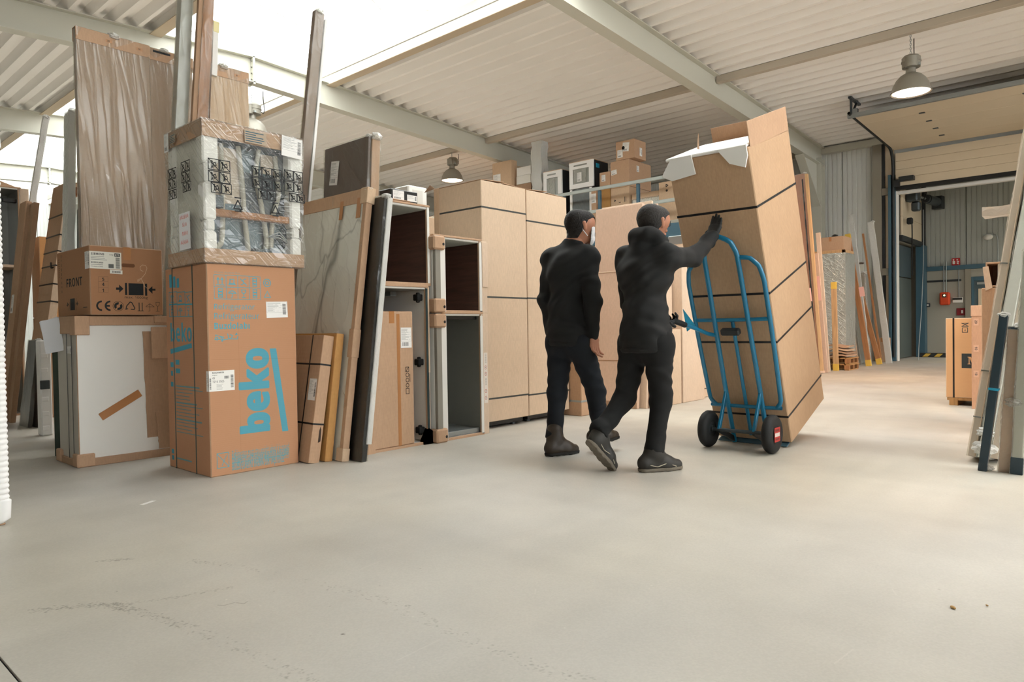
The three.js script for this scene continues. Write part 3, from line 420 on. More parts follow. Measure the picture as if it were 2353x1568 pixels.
// stick-figure handling pictograms as ink: cols x rows of framed cells, s the cell size
function pictos(cols, rows, s, crossed = true) {
  const L = []; for (let j = 0; j < rows; j++) for (let i = 0; i < cols; i++) {
    const x = i * s * 1.08, y = -j * s * 1.12; L.push(sq(x, y, s, s)); const f = (u, v) => [x + u * s, y + v * s], o = rnd(-0.08, 0.08);
    L.push(circ(x + s * (0.3 + o), y + s * 0.75, s * 0.07, 0, 2 * PI, 6), [f(0.3 + o, 0.68), f(0.34 + o, 0.4), f(0.25 + o, 0.12)], [f(0.34 + o, 0.4), f(0.42 + o, 0.12)], [f(0.31 + o, 0.6), f(0.5, 0.52)], [f(0.5, 0.3), f(0.75, 0.42), f(0.66, 0.72), f(0.45, 0.6), f(0.5, 0.3)]); if (crossed && j < 2) L.push([f(0, 1), f(1, 0)]);
  } return L;
}
{ // film-wrapped appliance on the refrigerator carton
  const t = thing('wrapped_appliance', 'new appliance in clear stretch film with cardboard trays, on the fridge carton', 'appliance', [2.297, 1.337, -4.525]), w = 0.695, d = 0.53, h = 0.885;
  const X = w / 2, Z = d / 2;
  const tray = (y0, y1) => merged([bar(-X, y0, Z - 0.006, X, y1, Z), bar(-X, y0, -Z, X, y1, -Z + 0.006), bar(-X, y0, -Z, -X + 0.006, y1, Z), bar(X - 0.006, y0, -Z, X, y1, Z), y0 < 0.1 ? bar(-X, y0, -Z, X, y0 + 0.006, Z) : bar(-X, y1 - 0.006, -Z, X, y1, Z)]);
  part(t, 'tray', tray(0, 0.09), M.cardC); const cap = part(t, 'tray', tray(h - 0.105, h), M.cardC);
  const steel = std({ color: '#53646b', roughness: 0.4, metalness: 0.3 });
  part(t, 'housing', merged([bar(-X + 0.05, 0.03, -Z + 0.03, X - 0.05, h - 0.02, Z - 0.12, 0.01)]), steel);
  part(t, 'rear_plate', bar(-0.02, 0.34, Z - 0.118, 0.24, 0.62, Z - 0.11), M.navy); part(t, 'pale_plate', merged([bar(-0.24, 0.40, Z - 0.118, -0.05, 0.76, Z - 0.112), bar(0.1, 0.63, Z - 0.118, 0.22, 0.76, Z - 0.112)]), std({ color: '#c7b9a8' }));
  const foamPost = (x, z, wx, wz) => merged([bar(x, 0.02, z, x + wx, 0.2, z + wz, 0.012), bar(x + 0.012, 0.2, z, x + wx - 0.012, 0.27, z + wz, 0.01), bar(x, 0.27, z, x + wx, 0.5, z + wz, 0.012), bar(x - 0.004, 0.62, z, x + wx + 0.02, h - 0.03, z + wz, 0.012), bar(x + 0.008, 0.5, z, x + wx - 0.012, 0.62, z + wz, 0.01)]);
  for (const [x, z] of [[-X + 0.012, Z - 0.1], [X - 0.092, Z - 0.1], [-X + 0.012, -Z + 0.012], [X - 0.092, -Z + 0.012]]) part(t, 'foam_corner', foamPost(x, z, 0.08, 0.088), M.foam);
  part(t, 'side_panel', bar(-X + 0.028, 0.05, -Z + 0.1, -X + 0.045, h - 0.05, Z - 0.1), M.white); part(t, 'side_panel', bar(X - 0.045, 0.05, -Z + 0.1, X - 0.028, h - 0.05, Z - 0.1), M.white);
  part(t, 'batten', bar(-X + 0.04, 0.30, Z - 0.075, X - 0.04, 0.345, Z - 0.03, 0.004), M.oakA);
  const hose = std({ color: '#b9b6a8', roughness: 0.5 });
  for (const p of [[[-0.17, 0.78, 0.15], [-0.175, 0.5, 0.16], [-0.18, 0.25, 0.17], [-0.2, 0.14, 0.19], [-0.235, 0.10, 0.19], [-0.26, 0.14, 0.19], [-0.262, 0.26, 0.18]], [[-0.06, 0.78, 0.16], [-0.04, 0.55, 0.165], [-0.03, 0.33, 0.165], [-0.01, 0.1, 0.17]], [[0.08, 0.78, 0.165], [0.05, 0.6, 0.17], [0.09, 0.42, 0.165], [0.12, 0.2, 0.17], [0.11, 0.09, 0.17]], [[0.2, 0.76, 0.16], [0.22, 0.5, 0.165], [0.17, 0.34, 0.17], [0.15, 0.12, 0.17]]]) part(t, 'hose', tube(p, 0.017, 8, 40), hose);
  part(t, 'wire_bundle', merged([0, 1, 2].map((k) => tube([[0.12 + k * 0.02, 0.2, 0.19], [0.2, 0.24 - k * 0.02, 0.2], [0.27, 0.16, 0.2], [0.22, 0.1 + k * 0.01, 0.2], [0.13, 0.13, 0.2]], 0.005, 5, 24))), M.galv);
  part(t, 'bracket', bar(-0.25, 0.36, Z - 0.11, -0.18, 0.44, Z - 0.07), M.steel); part(t, 'bracket', bar(0.02, 0.06, Z - 0.11, 0.13, 0.12, Z - 0.06), M.steel);
  const shell = uvMetres(new THREE.BoxGeometry(w + 0.012, h + 0.006, d + 0.012, 24, 28, 20), w, h, d), sp = shell.attributes.position;   // loose film, sagging inward between the foam corners
  for (let i = 0; i < sp.count; i++) { const x = sp.getX(i), y = sp.getY(i), z = sp.getZ(i), n = Math.sin(y * 19 + x * 5) * 0.004 + Math.sin(y * 43 + z * 31 + x * 23) * 0.0025, k = Math.abs(y) > h / 2 - 0.12 ? 0 : Math.cos(y / (h - 0.24) * PI) * 0.014; if (Math.abs(z) > d / 2) sp.setZ(i, z - Math.sign(z) * (k * Math.cos(x / w * PI) - Math.abs(n) + 0.002)); if (Math.abs(x) > w / 2) sp.setX(i, x - Math.sign(x) * (k * 0.9 - n + 0.002)); }
  shell.computeVertexNormals(); const fm = part(t, 'film', shell, M.filmH, [0, h / 2, 0]);
  const P = (cols, rows, s, x, y, face, off, w2 = 0.0052) => onFace(part(t, 'printed_pictogram', ink(pictos(cols, rows, s), w2), inkMat), face, face === 'pz' ? [x, y, Z + off] : [-X - off, y, x]);
  P(2, 2, 0.066, -0.315, 0.575, 'pz', 0.014); P(2, 1, 0.062, -0.30, 0.435, 'pz', 0.014); P(3, 2, 0.066, -0.03, 0.575, 'pz', 0.014); P(2, 1, 0.06, 0.01, 0.435, 'pz', 0.014); P(2, 2, 0.066, 0.20, 0.585, 'pz', 0.014); P(2, 1, 0.055, 0.235, 0.445, 'pz', 0.014);
  P(2, 2, 0.06, -0.2, 0.575, 'nx', 0.014); P(2, 1, 0.055, -0.19, 0.44, 'nx', 0.014); P(2, 2, 0.06, 0.0, 0.59, 'nx', 0.014); P(2, 1, 0.055, 0.02, 0.46, 'nx', 0.014);
  for (const [x, s] of [[-0.13, 1], [0.13, 0.9]]) onFace(part(t, 'printed_recycling_mark', ink([[[-0.028 * s, -0.025 * s], [0, 0.03 * s], [0.028 * s, -0.025 * s], [-0.028 * s, -0.025 * s]], [[-0.02, 0.045], [0.02, 0.045]], [[-0.02, -0.04], [0.02, -0.04]]], 0.008), inkMat), 'pz', [x, 0.375, Z + 0.014]);
  const note = ctex(256, 384, (g) => { g.fillStyle = '#eeedf0'; g.fillRect(0, 0, 256, 384); g.strokeStyle = '#d2453c'; g.lineWidth = 5; g.lineCap = 'round'; for (const [y, n, x0] of [[60, 8, 24], [140, 4, 80], [230, 5, 70], [320, 7, 30]]) for (let i = 0; i < n; i++) { g.beginPath(); const x = x0 + i * 26; g.moveTo(x, y + rnd(-6, 6)); g.quadraticCurveTo(x + rnd(18), y - rnd(40), x + 8, y - 34); g.quadraticCurveTo(x + rnd(24), y - 10, x + 15, y + rnd(-8, 8)); g.stroke(); } });
  sticker(t, note, 0.16, 0.235, [-X - 0.009, 0.215, 0.02], 'nx', 0.02, 'handwritten_note'); sticker(t, labelTex(1), 0.155, 0.135, [X - 0.085, h - 0.075, Z + 0.014], 'pz', -0.05); sticker(t, LB[0], 0.07, 0.12, [-X - 0.014, h - 0.07, -Z + 0.05], 'nx');
  const tl = ctex(256, 128, (g) => { g.fillStyle = '#ab9a84'; g.fillRect(0, 0, 256, 128); g.fillStyle = '#2d5668'; for (let i = 0; i < 5; i++) g.fillRect(10, 12 + i * 23, 90 + rnd(140), 9); }); sticker(t, tl, 0.15, 0.08, [0.0, h - 0.06, Z + 0.014], 'pz', 0, 'printed_label'); sticker(t, tl, 0.09, 0.06, [-X - 0.014, h - 0.06, -0.12], 'nx', 0, 'printed_label');
}
{ // white carcass packed with cardboard corners, under the oven carton
  const t = thing('packed_cabinet', 'white carcass packed with torn brown cardboard, under the oven carton', 'cabinet', [1.85, 0, -5.535]), w = 0.605, d = 0.43, h = 1.03, X = w / 2, Z = d / 2;
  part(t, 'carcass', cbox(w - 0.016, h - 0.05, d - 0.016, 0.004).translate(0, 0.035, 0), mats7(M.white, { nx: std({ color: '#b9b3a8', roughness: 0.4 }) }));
  part(t, 'edge_strip', bar(-X + 0.006, 0.06, Z - 0.012, -X + 0.012, h - 0.06, Z - 0.006), M.cardD);
  part(t, 'base_wrap', merged([bar(-X, 0, Z - 0.03, X, 0.055, Z + 0.004), bar(-X - 0.004, 0, -Z, -X + 0.02, 0.05, Z), bar(X - 0.02, 0, -Z, X, 0.05, Z), bar(-X, 0, -Z, X, 0.02, Z)]), M.cardD);
  for (const z of [Z - 0.04, -Z + 0.03]) part(t, 'corner_guard', merged([bar(-X - 0.012, 0.002, z - 0.05, -X + 0.1, 0.09, z + 0.05, 0.006)]), M.cardC);
  part(t, 'top_wrap', merged([bar(-X, h - 0.065, Z - 0.02, X, h, Z + 0.005), bar(-X - 0.005, h - 0.12, -Z, -X + 0.06, h, Z + 0.006), bar(-X - 0.006, h - 0.13, Z - 0.1, -X + 0.085, h, Z + 0.01), bar(X - 0.1, h - 0.05, -Z, X, h, Z + 0.012), bar(-X, h - 0.02, -Z, X, h, Z)]), M.cardC);
  const torn = (x0, x1, y0, y1, z, m, jag) => { const q = [[x1, y0], [x1, y1], [x0, y1]]; for (let i = 1; i <= 14; i++) q.push([x0 + rnd(-jag, jag) + 0.004 * i / 3, y1 + (y0 - y1) * i / 14]); return part(t, 'torn_cardboard', extr(q, 0.004).translate(0, 0, z), m); };
  torn(0.125, X, 0.15, 0.92, Z - 0.006, M.cardD, 0.004); torn(0.20, X, 0.06, 0.33, Z + 0.002, M.cardD, 0.003); part(t, 'cardboard_flap', bar(0.18, 0.72, Z + 0.002, X - 0.01, 0.95, Z + 0.01), M.cardC);
  part(t, 'packing_tape', beamBar([-0.16, 0.33, Z - 0.004], [0.10, 0.48, Z - 0.004], 0.002, 0.055, [-0.5, 0.86, 0]), M.tape);
  for (const z of [0.02, 0.12]) strap(t, w, h, d, 'x', z);
  sticker(t, LB[2], 0.05, 0.09, [-X + 0.002 - 0.0005, 0.8, 0.07], 'nx', PI / 2);
}
{ // the oven carton
  const w = 0.475, h = 0.475, d = 0.7;
  const pz = ctex(1024, 1024, (g, W, H) => {
    kraftFill(g, W, H, '#a97b58'); const m = facemap({ tl: [570, 10], tr: [1885, 105], bl: [580, 1250], br: [1890, 1250] }, 5.05, 5.35, W, H); const k = '#11181b'; g.fillStyle = g.strokeStyle = k; let a, b;
    const T = (s, x, y, x1, y1, f = 'bold') => { a = m(x, y); b = m(x1, y1); fitText(g, s, a[0], a[1], b[0], b[1], f); }, poly = (pts) => { g.beginPath(); pts.forEach((p, i) => (i ? g.lineTo(...m(...p)) : g.moveTo(...m(...p)))); g.fill(); }, line = (pts, lw) => { g.lineWidth = lw; g.beginPath(); pts.forEach((p, i) => (i ? g.lineTo(...m(...p)) : g.moveTo(...m(...p)))); g.stroke(); };
    [['5', 590, 648], ['4', 680, 740], ['1', 790, 850]].forEach(([s, y, y1]) => T(s, 778, y, 824, y1)); line([[715, 570], [890, 570], [890, 858], [715, 858], [715, 570]], 1.5); line([[715, 660], [890, 660]], 1.5); line([[715, 768], [890, 768]], 1.5);
    poly([[1035, 768], [1092, 768], [1092, 715], [1170, 790], [1092, 862], [1092, 808], [1035, 808]]); poly([[1765, 792], [1708, 792], [1708, 745], [1632, 808], [1708, 882], [1708, 825], [1765, 825]]); poly([[1200, 686], [1240, 686], [1240, 902], [1200, 902]]); poly([[1570, 700], [1610, 700], [1610, 915], [1570, 915]]); poly([[1265, 690], [1540, 700], [1540, 908], [1265, 904]]);
    T('max. 1000kg', 1185, 920, 1620, 985, 'normal');
    const q1 = m(770, 1100), sc = W / 1315; g.lineWidth = 26; g.beginPath(); g.arc(q1[0], q1[1], 66, 0.5 * PI, 1.5 * PI); g.stroke(); const q2 = m(925, 1100); g.beginPath(); g.arc(q2[0], q2[1], 66, 0.5 * PI, 1.5 * PI); g.moveTo(q2[0] - 66, q2[1]); g.lineTo(q2[0] - 8, q2[1]); g.stroke();
    const q3 = m(1070, 1105); g.lineWidth = 5; g.beginPath(); g.arc(q3[0], q3[1], 74, 0, 7); g.stroke(); g.lineWidth = 34; g.beginPath(); g.arc(q3[0], q3[1], 42, 0.75 * PI, 1.55 * PI); g.stroke(); g.beginPath(); g.arc(q3[0], q3[1], 42, -0.2 * PI, 0.6 * PI); g.stroke();
    line([[1250, 1150], [1210, 1160], [1225, 1100], [1290, 1030], [1320, 1040], [1375, 1140], [1360, 1165], [1300, 1160]], 13); line([[1455, 1185], [1455, 1040]], 11); line([[1512, 1185], [1512, 1040]], 11); line([[1425, 1190], [1538, 1190]], 9);
    g.globalAlpha = 0.75; line([[1580, 1110], [1655, 1060], [1735, 1115], [1580, 1115]], 6); line([[1655, 1060], [1655, 1190], [1625, 1195]], 6); line([[1765, 1035], [1775, 1090], [1800, 1110], [1828, 1090], [1835, 1035], [1765, 1035]], 5); line([[1800, 1110], [1800, 1195]], 6); line([[1765, 1197], [1835, 1197]], 5); g.globalAlpha = 1;
    g.strokeStyle = 'rgba(235,215,190,0.75)'; line([[1545, 480], [1490, 450], [1485, 400], [1530, 360], [1590, 370], [1615, 420], [1580, 520], [1510, 600], [1440, 660], [1440, 625], [1500, 605], [1540, 680], [1560, 740], [1610, 780]], 5);
    g.fillStyle = '#6f4628'; const hh = m(1140, 330), hb = m(1390, 410); g.beginPath(); g.roundRect(hh[0], hh[1], hb[0] - hh[0], hb[1] - hh[1], 30); g.fill();
  });
  const nx = ctex(1024, 700, (g, W, H) => {
    kraftFill(g, W, H, '#a97b58'); const m = facemap({ tl: [0, 135], tr: [570, 10], bl: [0, 1260], br: [580, 1250] }, 5.6, 5.05, W, H); g.fillStyle = g.strokeStyle = '#161c1e';
    let a = m(150, 750), b = m(440, 545); g.save(); g.translate(a[0], a[1]); fitText(g, 'FRONT', 0, -(a[1] - b[1]) * 0.92, b[0] - a[0], 0, 'bold'); g.restore();
    a = m(215, 955); b = m(300, 1160); g.fillRect(a[0], a[1], b[0] - a[0], b[1] - a[1]); g.lineWidth = 6; const L = (pts) => { g.beginPath(); pts.forEach((p, i) => (i ? g.lineTo(...m(...p)) : g.moveTo(...m(...p)))); g.stroke(); }; L([[195, 950], [203, 1060], [190, 1165]]); L([[325, 945], [312, 1060], [325, 1165]]); L([[145, 1065], [180, 1065]]); L([[365, 1050], [335, 1050]]);
    g.beginPath(); [[165, 1010], [188, 1055], [165, 1100]].forEach((p, i) => (i ? g.lineTo(...m(...p)) : g.moveTo(...m(...p)))); g.fill(); g.beginPath(); [[348, 1000], [325, 1050], [348, 1090]].forEach((p, i) => (i ? g.lineTo(...m(...p)) : g.moveTo(...m(...p)))); g.fill();
    g.globalAlpha = 0.6; for (let i = 0; i < 9; i++) { const p = m(70, 160 + i * 80); g.fillRect(p[0], p[1], 14, 20 + rnd(18)); const q = m(25, 240 + i * 38); g.fillRect(q[0], q[1], 22, 10); } const e = m(450, 1115); g.fillRect(e[0], e[1], 120, 10);
  });
  const t = carton('oven_carton', 'brown oven carton marked FRONT standing on the white packed cabinet', 'carton', [w, h, d], [1.866, 1.036, -5.27 - d / 2], 0, M.cardD, { faces: { pz: std({ map: pz, bumpMap: flute, bumpScale: 0.0003 }), nx: std({ map: nx, bumpMap: flute, bumpScale: 0.0003 }) }, tapeX: true });
  const lab = ctex(512, 300, (g) => { g.fillStyle = '#e4e2d6'; g.fillRect(0, 0, 512, 300); g.fillStyle = '#15171a'; g.font = 'bold 50px sans-serif'; g.fillText('SIEMENS', 24, 62); g.font = '40px sans-serif'; g.fillText('V12', 318, 62); g.fillRect(400, 18, 90, 56); g.fillStyle = '#e4e2d6'; g.font = 'bold 44px sans-serif'; g.fillText('071', 408, 62); g.fillStyle = '#8a8c88'; for (let i = 0; i < 3; i++) g.fillRect(24, 86 + i * 26, 200 + rnd(90), 8); g.fillRect(24, 226, 190, 8); g.fillStyle = '#222'; g.font = 'bold 36px sans-serif'; g.fillText('BE555LMS0', 24, 205); g.font = '24px sans-serif'; g.fillText('PK Made in China', 24, 270); barcode(g, 418, 90, 66, 190, true); g.fillStyle = '#60625e'; g.fillRect(300, 210, 84, 70); });
  sticker(t, lab, 0.2, 0.118, [-w / 2 + 0.1, h - 0.10, d / 2 + 0.0015]); sticker(t, LB[1], 0.085, 0.118, [-w / 2 - 0.0015, h - 0.10, d / 2 - 0.044], 'nx');
  const bc = ctex(128, 48, (g) => { g.fillStyle = '#e6e3d8'; g.fillRect(0, 0, 128, 48); barcode(g, 24, 12, 82, 24); }); sticker(t, bc, 0.08, 0.027, [-w / 2 + 0.165, h - 0.176, d / 2 + 0.0015], 'pz', -0.03);
}
{ // loose sheets hung on the packed cabinet
  const t = thing('loose_sheets', 'two white paper sheets hanging off the packed cabinet', 'paper', [1.537, 0.78, -5.66], 0); t.rotation.order = 'YXZ'; t.rotation.y = -1.0;
  const sheet = (z, a) => { const g = new THREE.PlaneGeometry(0.15, 0.235, 8, 8), p = g.attributes.position; for (let i = 0; i < p.count; i++) p.setZ(i, 0.02 * Math.pow(p.getX(i) / 0.1, 2) + z); g.computeVertexNormals(); g.rotateZ(a); return g; };
  part(t, 'sheet', sheet(0.004, 0.16), std({ color: '#dfe0e4', side: THREE.DoubleSide }), [-0.03, 0.12, 0]); part(t, 'sheet', sheet(-0.002, 0.24), std({ color: '#d5d6da', side: THREE.DoubleSide }), [-0.036, 0.122, 0]);
}
// upright or leaning flat goods: core + optional film; thickness in x, length in z; leans by lx to +x and lz to -z over its height
function flatpack(name, label, category, [t, h, d], pos, [lx = 0, lz = 0], mat, { filmMat, group, extra, edge } = {}) {
  const o = thing(name, label, category, pos, 0, group); o.rotation.order = 'ZXY'; o.rotation.z = -Math.atan2(lx, h); o.rotation.x = -Math.atan2(lz, h);
  part(o, 'panel', cbox(t, h, d, Math.min(0.003, t / 5)), edge ? mats7(mat, edge) : mat);
  if (filmMat) {
    const g = uvMetres(new THREE.BoxGeometry(t + 0.008, h + 0.01, d + 0.01, 3, 24, 6), t, h, d), p = g.attributes.position; for (let i = 0; i < p.count; i++) { const y = p.getY(i); p.setX(i, p.getX(i) + Math.sin(y * 17 + p.getZ(i) * 30 + pos[0] * 50) * 0.0028); p.setZ(i, p.getZ(i) + Math.sin(y * 13 + p.getX(i) * 80 + pos[2] * 31) * 0.003); }
    g.computeVertexNormals(); part(o, 'film', g, filmMat, [0, h / 2 + 0.003, 0]);
    part(o, 'film_tuft', crumpled(0.5 * Math.min(t, d) + 0.012, 7), M.filmMilk, [0, h + 0.004, d / 2 - 0.01]);
  }
  if (extra) extra(o, t, h, d);
  return o;
}
function crumpled(r, n) { const g = new THREE.IcosahedronGeometry(r, 2), p = g.attributes.position; for (let i = 0; i < p.count; i++) { const v = V(p.getX(i), p.getY(i), p.getZ(i)), k = 0.75 + 0.5 * hash(Math.round(v.x * 4000), Math.round(v.y * 4000) + Math.round(v.z * 9000), n); p.setXYZ(i, v.x * k, v.y * k * 0.6, v.z * k); } g.computeVertexNormals(); return g; }
// broad boards facing the camera row: width in x, thickness in z
const ruler = (o, w, h, d, at) => { for (const [s, x] of at) { const tx = ctex(96, 48, (g) => { g.fillStyle = '#b98c66'; g.fillRect(0, 0, 96, 48); g.fillStyle = '#2c2a28'; g.font = 'bold 34px sans-serif'; g.fillText(s, 24, 36); }); sticker(o, tx, 0.05, 0.025, [x, h - 0.05, d / 2 + 0.009], 'pz', 0, 'printed_number'); } };
function capped(o, w, h, d, m) { part(o, 'edge_cap', merged([bar(-w / 2 - 0.006, h - 0.1, -d / 2 - 0.006, w / 2 + 0.006, h + 0.006, -d / 2), bar(-w / 2 - 0.006, h - 0.1, d / 2, w / 2 + 0.006, h + 0.006, d / 2 + 0.006), bar(-w / 2 - 0.006, h, -d / 2 - 0.006, w / 2 + 0.006, h + 0.006, d / 2 + 0.006)]), m); }
function board(name, label, [w, h, d], pos, [lx, lz], mat, filmMat, extra) {
  const o = flatpack(name, label, 'panel', [w, h, d], pos, [lx, lz], mat, { filmMat, extra }); return o;
}
board('wrapped_sheet_pack', 'tall brown cardboard panel in shiny film, tallest behind the oven carton', [0.56, 3.40, 0.07], [2.20, 0, -6.40], [0, 0.02], card('#b9a08b'), M.filmV, (o, w, h, d) => { capped(o, w, h, d, M.cardC); ruler(o, w, h, d, [['10', 0.2], ['20', -0.04]]); });
board('wrapped_sheet_pack', 'brown filmed cardboard panel with a dark corner print, half behind the tallest panel', [0.5, 3.44, 0.06], [2.66, 0, -6.52], [0, 0.02], card('#b9a08b'), M.filmV, (o, w, h, d) => { capped(o, w, h, d, M.cardC); part(o, 'print', bar(-0.1, h - 0.03, d / 2 + 0.008, 0.05, h - 0.012, d / 2 + 0.01), inkMat); });
board('wrapped_sheet_pack', 'pale brown filmed panel with a cardboard cap, right of the tall planks', [0.50, 3.46, 0.07], [3.22, 0, -6.55], [0, 0.02], M.cardB, M.filmV, (o, w, h, d) => { capped(o, w, h, d, M.cardC); ruler(o, w, h, d, [['10', -0.15], ['30', 0.13]]); });
flatpack('wrapped_worktop', 'grey filmed worktop plank leaning behind the wrapped appliance', 'plank', [0.1, 3.86, 0.09], [2.435, 0, -6.13], [0.27, 0.02], std({ color: '#bcbeb8', roughness: 0.5 }), { filmMat: M.filmThin });
flatpack('wrapped_worktop', 'brown wood-grain plank running up out of frame, its side in film', 'plank', [0.09, 4.25, 0.05], [2.545, 0, -6.03], [0.335, 0.0], M.oakA, { filmMat: M.filmThin, extra: (o, t, h, d) => part(o, 'cardboard_edge', bar(-t / 2 - 0.04, 0, -0.02, -t / 2, h, 0.02), M.cardD) });
flatpack('thin_board', 'thin dark-edged board with a yellow end behind the brown plank', 'board', [0.012, 3.75, 0.05], [2.76, 0, -6.25], [0.22, 0], std({ color: '#6e5a4c' }), { extra: (o, t, h) => { part(o, 'yellow_end', bar(0.008, h - 0.1, -0.02, 0.065, h, 0.02), std({ color: '#e6dca8' })); part(o, 'foam_sleeve', bar(0.008, h - 0.5, -0.02, 0.06, h - 0.1, 0.02), M.white); } });
flatpack('wrapped_strip', 'long narrow brown filmed strip with a white edge leaning over the marble panel', 'plank', [0.085, 3.58, 0.05], [2.845, 0, -5.02], [0.475, 0.03], std({ color: '#8f7a6c', roughness: 0.5 }), { filmMat: M.filmThin, extra: (o, t, h, d) => part(o, 'foam_edge', bar(t / 2 + 0.006, 0, -0.03, t / 2 + 0.03, h - 0.04, 0.03), M.foam) });
{ // flat cartons right of the fridge carton
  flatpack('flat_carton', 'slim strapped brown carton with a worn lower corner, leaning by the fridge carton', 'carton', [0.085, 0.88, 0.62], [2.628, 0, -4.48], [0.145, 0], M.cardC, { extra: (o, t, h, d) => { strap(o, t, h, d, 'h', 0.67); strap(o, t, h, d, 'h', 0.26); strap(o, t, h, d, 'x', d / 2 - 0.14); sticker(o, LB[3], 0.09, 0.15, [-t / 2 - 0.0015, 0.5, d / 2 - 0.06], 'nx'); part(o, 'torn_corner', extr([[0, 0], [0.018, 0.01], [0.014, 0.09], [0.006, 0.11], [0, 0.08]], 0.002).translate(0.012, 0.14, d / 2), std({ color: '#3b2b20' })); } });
  flatpack('flat_carton', 'plain slim ochre carton squeezed against the marble panel', 'carton', [0.06, 0.89, 0.6], [2.725, 0, -4.44], [0.12, 0], card('#c79559'));
}
{ // marble panel and the dark panels
  const mp = phys({ map: marbleTex.clone(), roughness: 0.3 }); mp.map.repeat.set(1 / 0.84, 1 / 1.93);
  flatpack('marble_worktop', 'white marble-look panel with grey veins and cardboard edges, leaning on the cabinets', 'panel', [0.04, 1.92, 0.82], [2.795, 0, -4.47], [0.265, 0], M.white, { edge: { nx: mp }, filmMat: M.filmClear, extra: (o, t, h, d) => {
    part(o, 'edge_guard', merged([bar(-t / 2 - 0.006, h - 0.09, -d / 2, t / 2 + 0.006, h + 0.012, d / 2 + 0.012), bar(-t / 2 - 0.006, 0, d / 2 - 0.03, t / 2 + 0.006, h, d / 2 + 0.012)]), M.cardC); part(o, 'tape_tab', bar(-t / 2 - 0.008, h - 0.19, 0.1, -t / 2 - 0.005, h - 0.05, 0.14), M.tape); part(o, 'tape_tab', bar(-t / 2 - 0.008, h - 0.2, 0.31, -t / 2 - 0.005, h - 0.05, 0.36), M.tape); part(o, 'corner_guard', bar(-t / 2 - 0.012, h - 0.1, d / 2 - 0.06, t / 2 + 0.02, h + 0.016, d / 2 + 0.02), M.cardB); part(o, 'corner_guard', bar(-t / 2 - 0.01, 0, d / 2 - 0.06, t / 2 + 0.01, 0.09, d / 2 + 0.018), M.cardB); part(o, 'edge_patch', bar(-t / 2 - 0.012, 0.72, d / 2 - 0.04, t / 2 + 0.01, 0.92, d / 2 + 0.016), M.cardC);
    sticker(o, LB[2], 0.08, 0.09, [-t / 2 - 0.009, 0.86, d / 2 - 0.2], 'nx', 0.15); } });
  flatpack('black_worktop', 'narrow black filmed panel leaning between marble panel and open cabinets', 'panel', [0.045, 1.86, 0.86], [2.868, 0, -4.36], [0.245, 0], M.black, { filmMat: film(wrinkle, { roughness: 0.12, bumpScale: 0.01, transmission: 0.985, specularIntensity: 0.5 }), extra: (o, t, h, d) => part(o, 'foil_edge', merged([bar(0, 0.12, d / 2, t / 2 + 0.022, h, d / 2 + 0.012, 0.004), bar(-t / 2, h, -d / 2, t / 2 + 0.01, h + 0.012, d / 2)]), M.filmMilk) });
  flatpack('brown_board', 'dark brown filmed panel with a white label, on top of the upper cabinet', 'panel', [0.02, 0.50, 0.58], [3.225, 1.875, -4.60], [0.03, 0], std({ color: '#5b4c44', roughness: 0.45 }), { filmMat: M.filmThin, extra: (o, t, h, d) => { sticker(o, LB[2], 0.11, 0.19, [-t / 2 - 0.006, 0.28, -0.14], 'nx', -0.12); } });
  flatpack('cardboard_board', 'upright cardboard edge board behind the dark filmed panel', 'panel', [0.075, 0.50, 0.57], [3.285, 1.875, -4.59], [0.03, 0], M.cardC, { filmMat: M.filmThin });
}
// ---------- open cabinets ----------
function cabinet(name, label, [x0, x1, y0, y1], zf, depth, side, back, { top = M.greyPanel, stile = 0.02, leftStile = 0.02 } = {}) {
  const o = thing(name, label, 'cabinet', [(x0 + x1) / 2, y0, zf - depth / 2]), w = x1 - x0, h = y1 - y0, X = w / 2, Z = depth / 2, s = 0.018;
  part(o, 'side_panel', bar(-X, 0, -Z, -X + s, h, Z - 0.004), M.white); part(o, 'side_panel', bar(X - s, 0, -Z, X, h, Z - 0.004), M.white);
  part(o, 'top_panel', bar(-X + s, h - s, -Z, X - s, h, Z - 0.004), M.white); part(o, 'bottom_panel', bar(-X + s, 0, -Z, X - s, s, Z - 0.004), M.white);
  part(o, 'back_panel', bar(-X + s, s, -Z, X - s, h - s, -Z + 0.008), back);
  part(o, 'inner_side', bar(X - s - 0.003, s, -Z + 0.01, X - s, h - s, Z - 0.012, 0.0005), side); part(o, 'inner_top', bar(-X + s, h - s - 0.003, -Z + 0.01, X - s, h - s, Z - 0.012, 0.0005), top);
  part(o, 'cardboard_edge', merged([bar(-X, h - 0.004, Z - 0.03, X, h + 0.012, Z + 0.008), bar(-X, -0.002, Z - 0.02, X, 0.02, Z + 0.006), bar(X - s - 0.012, 0, Z - 0.02, X - s, h, Z + 0.002)]), M.cardC);
  return [o, w, h, X, Z];
}
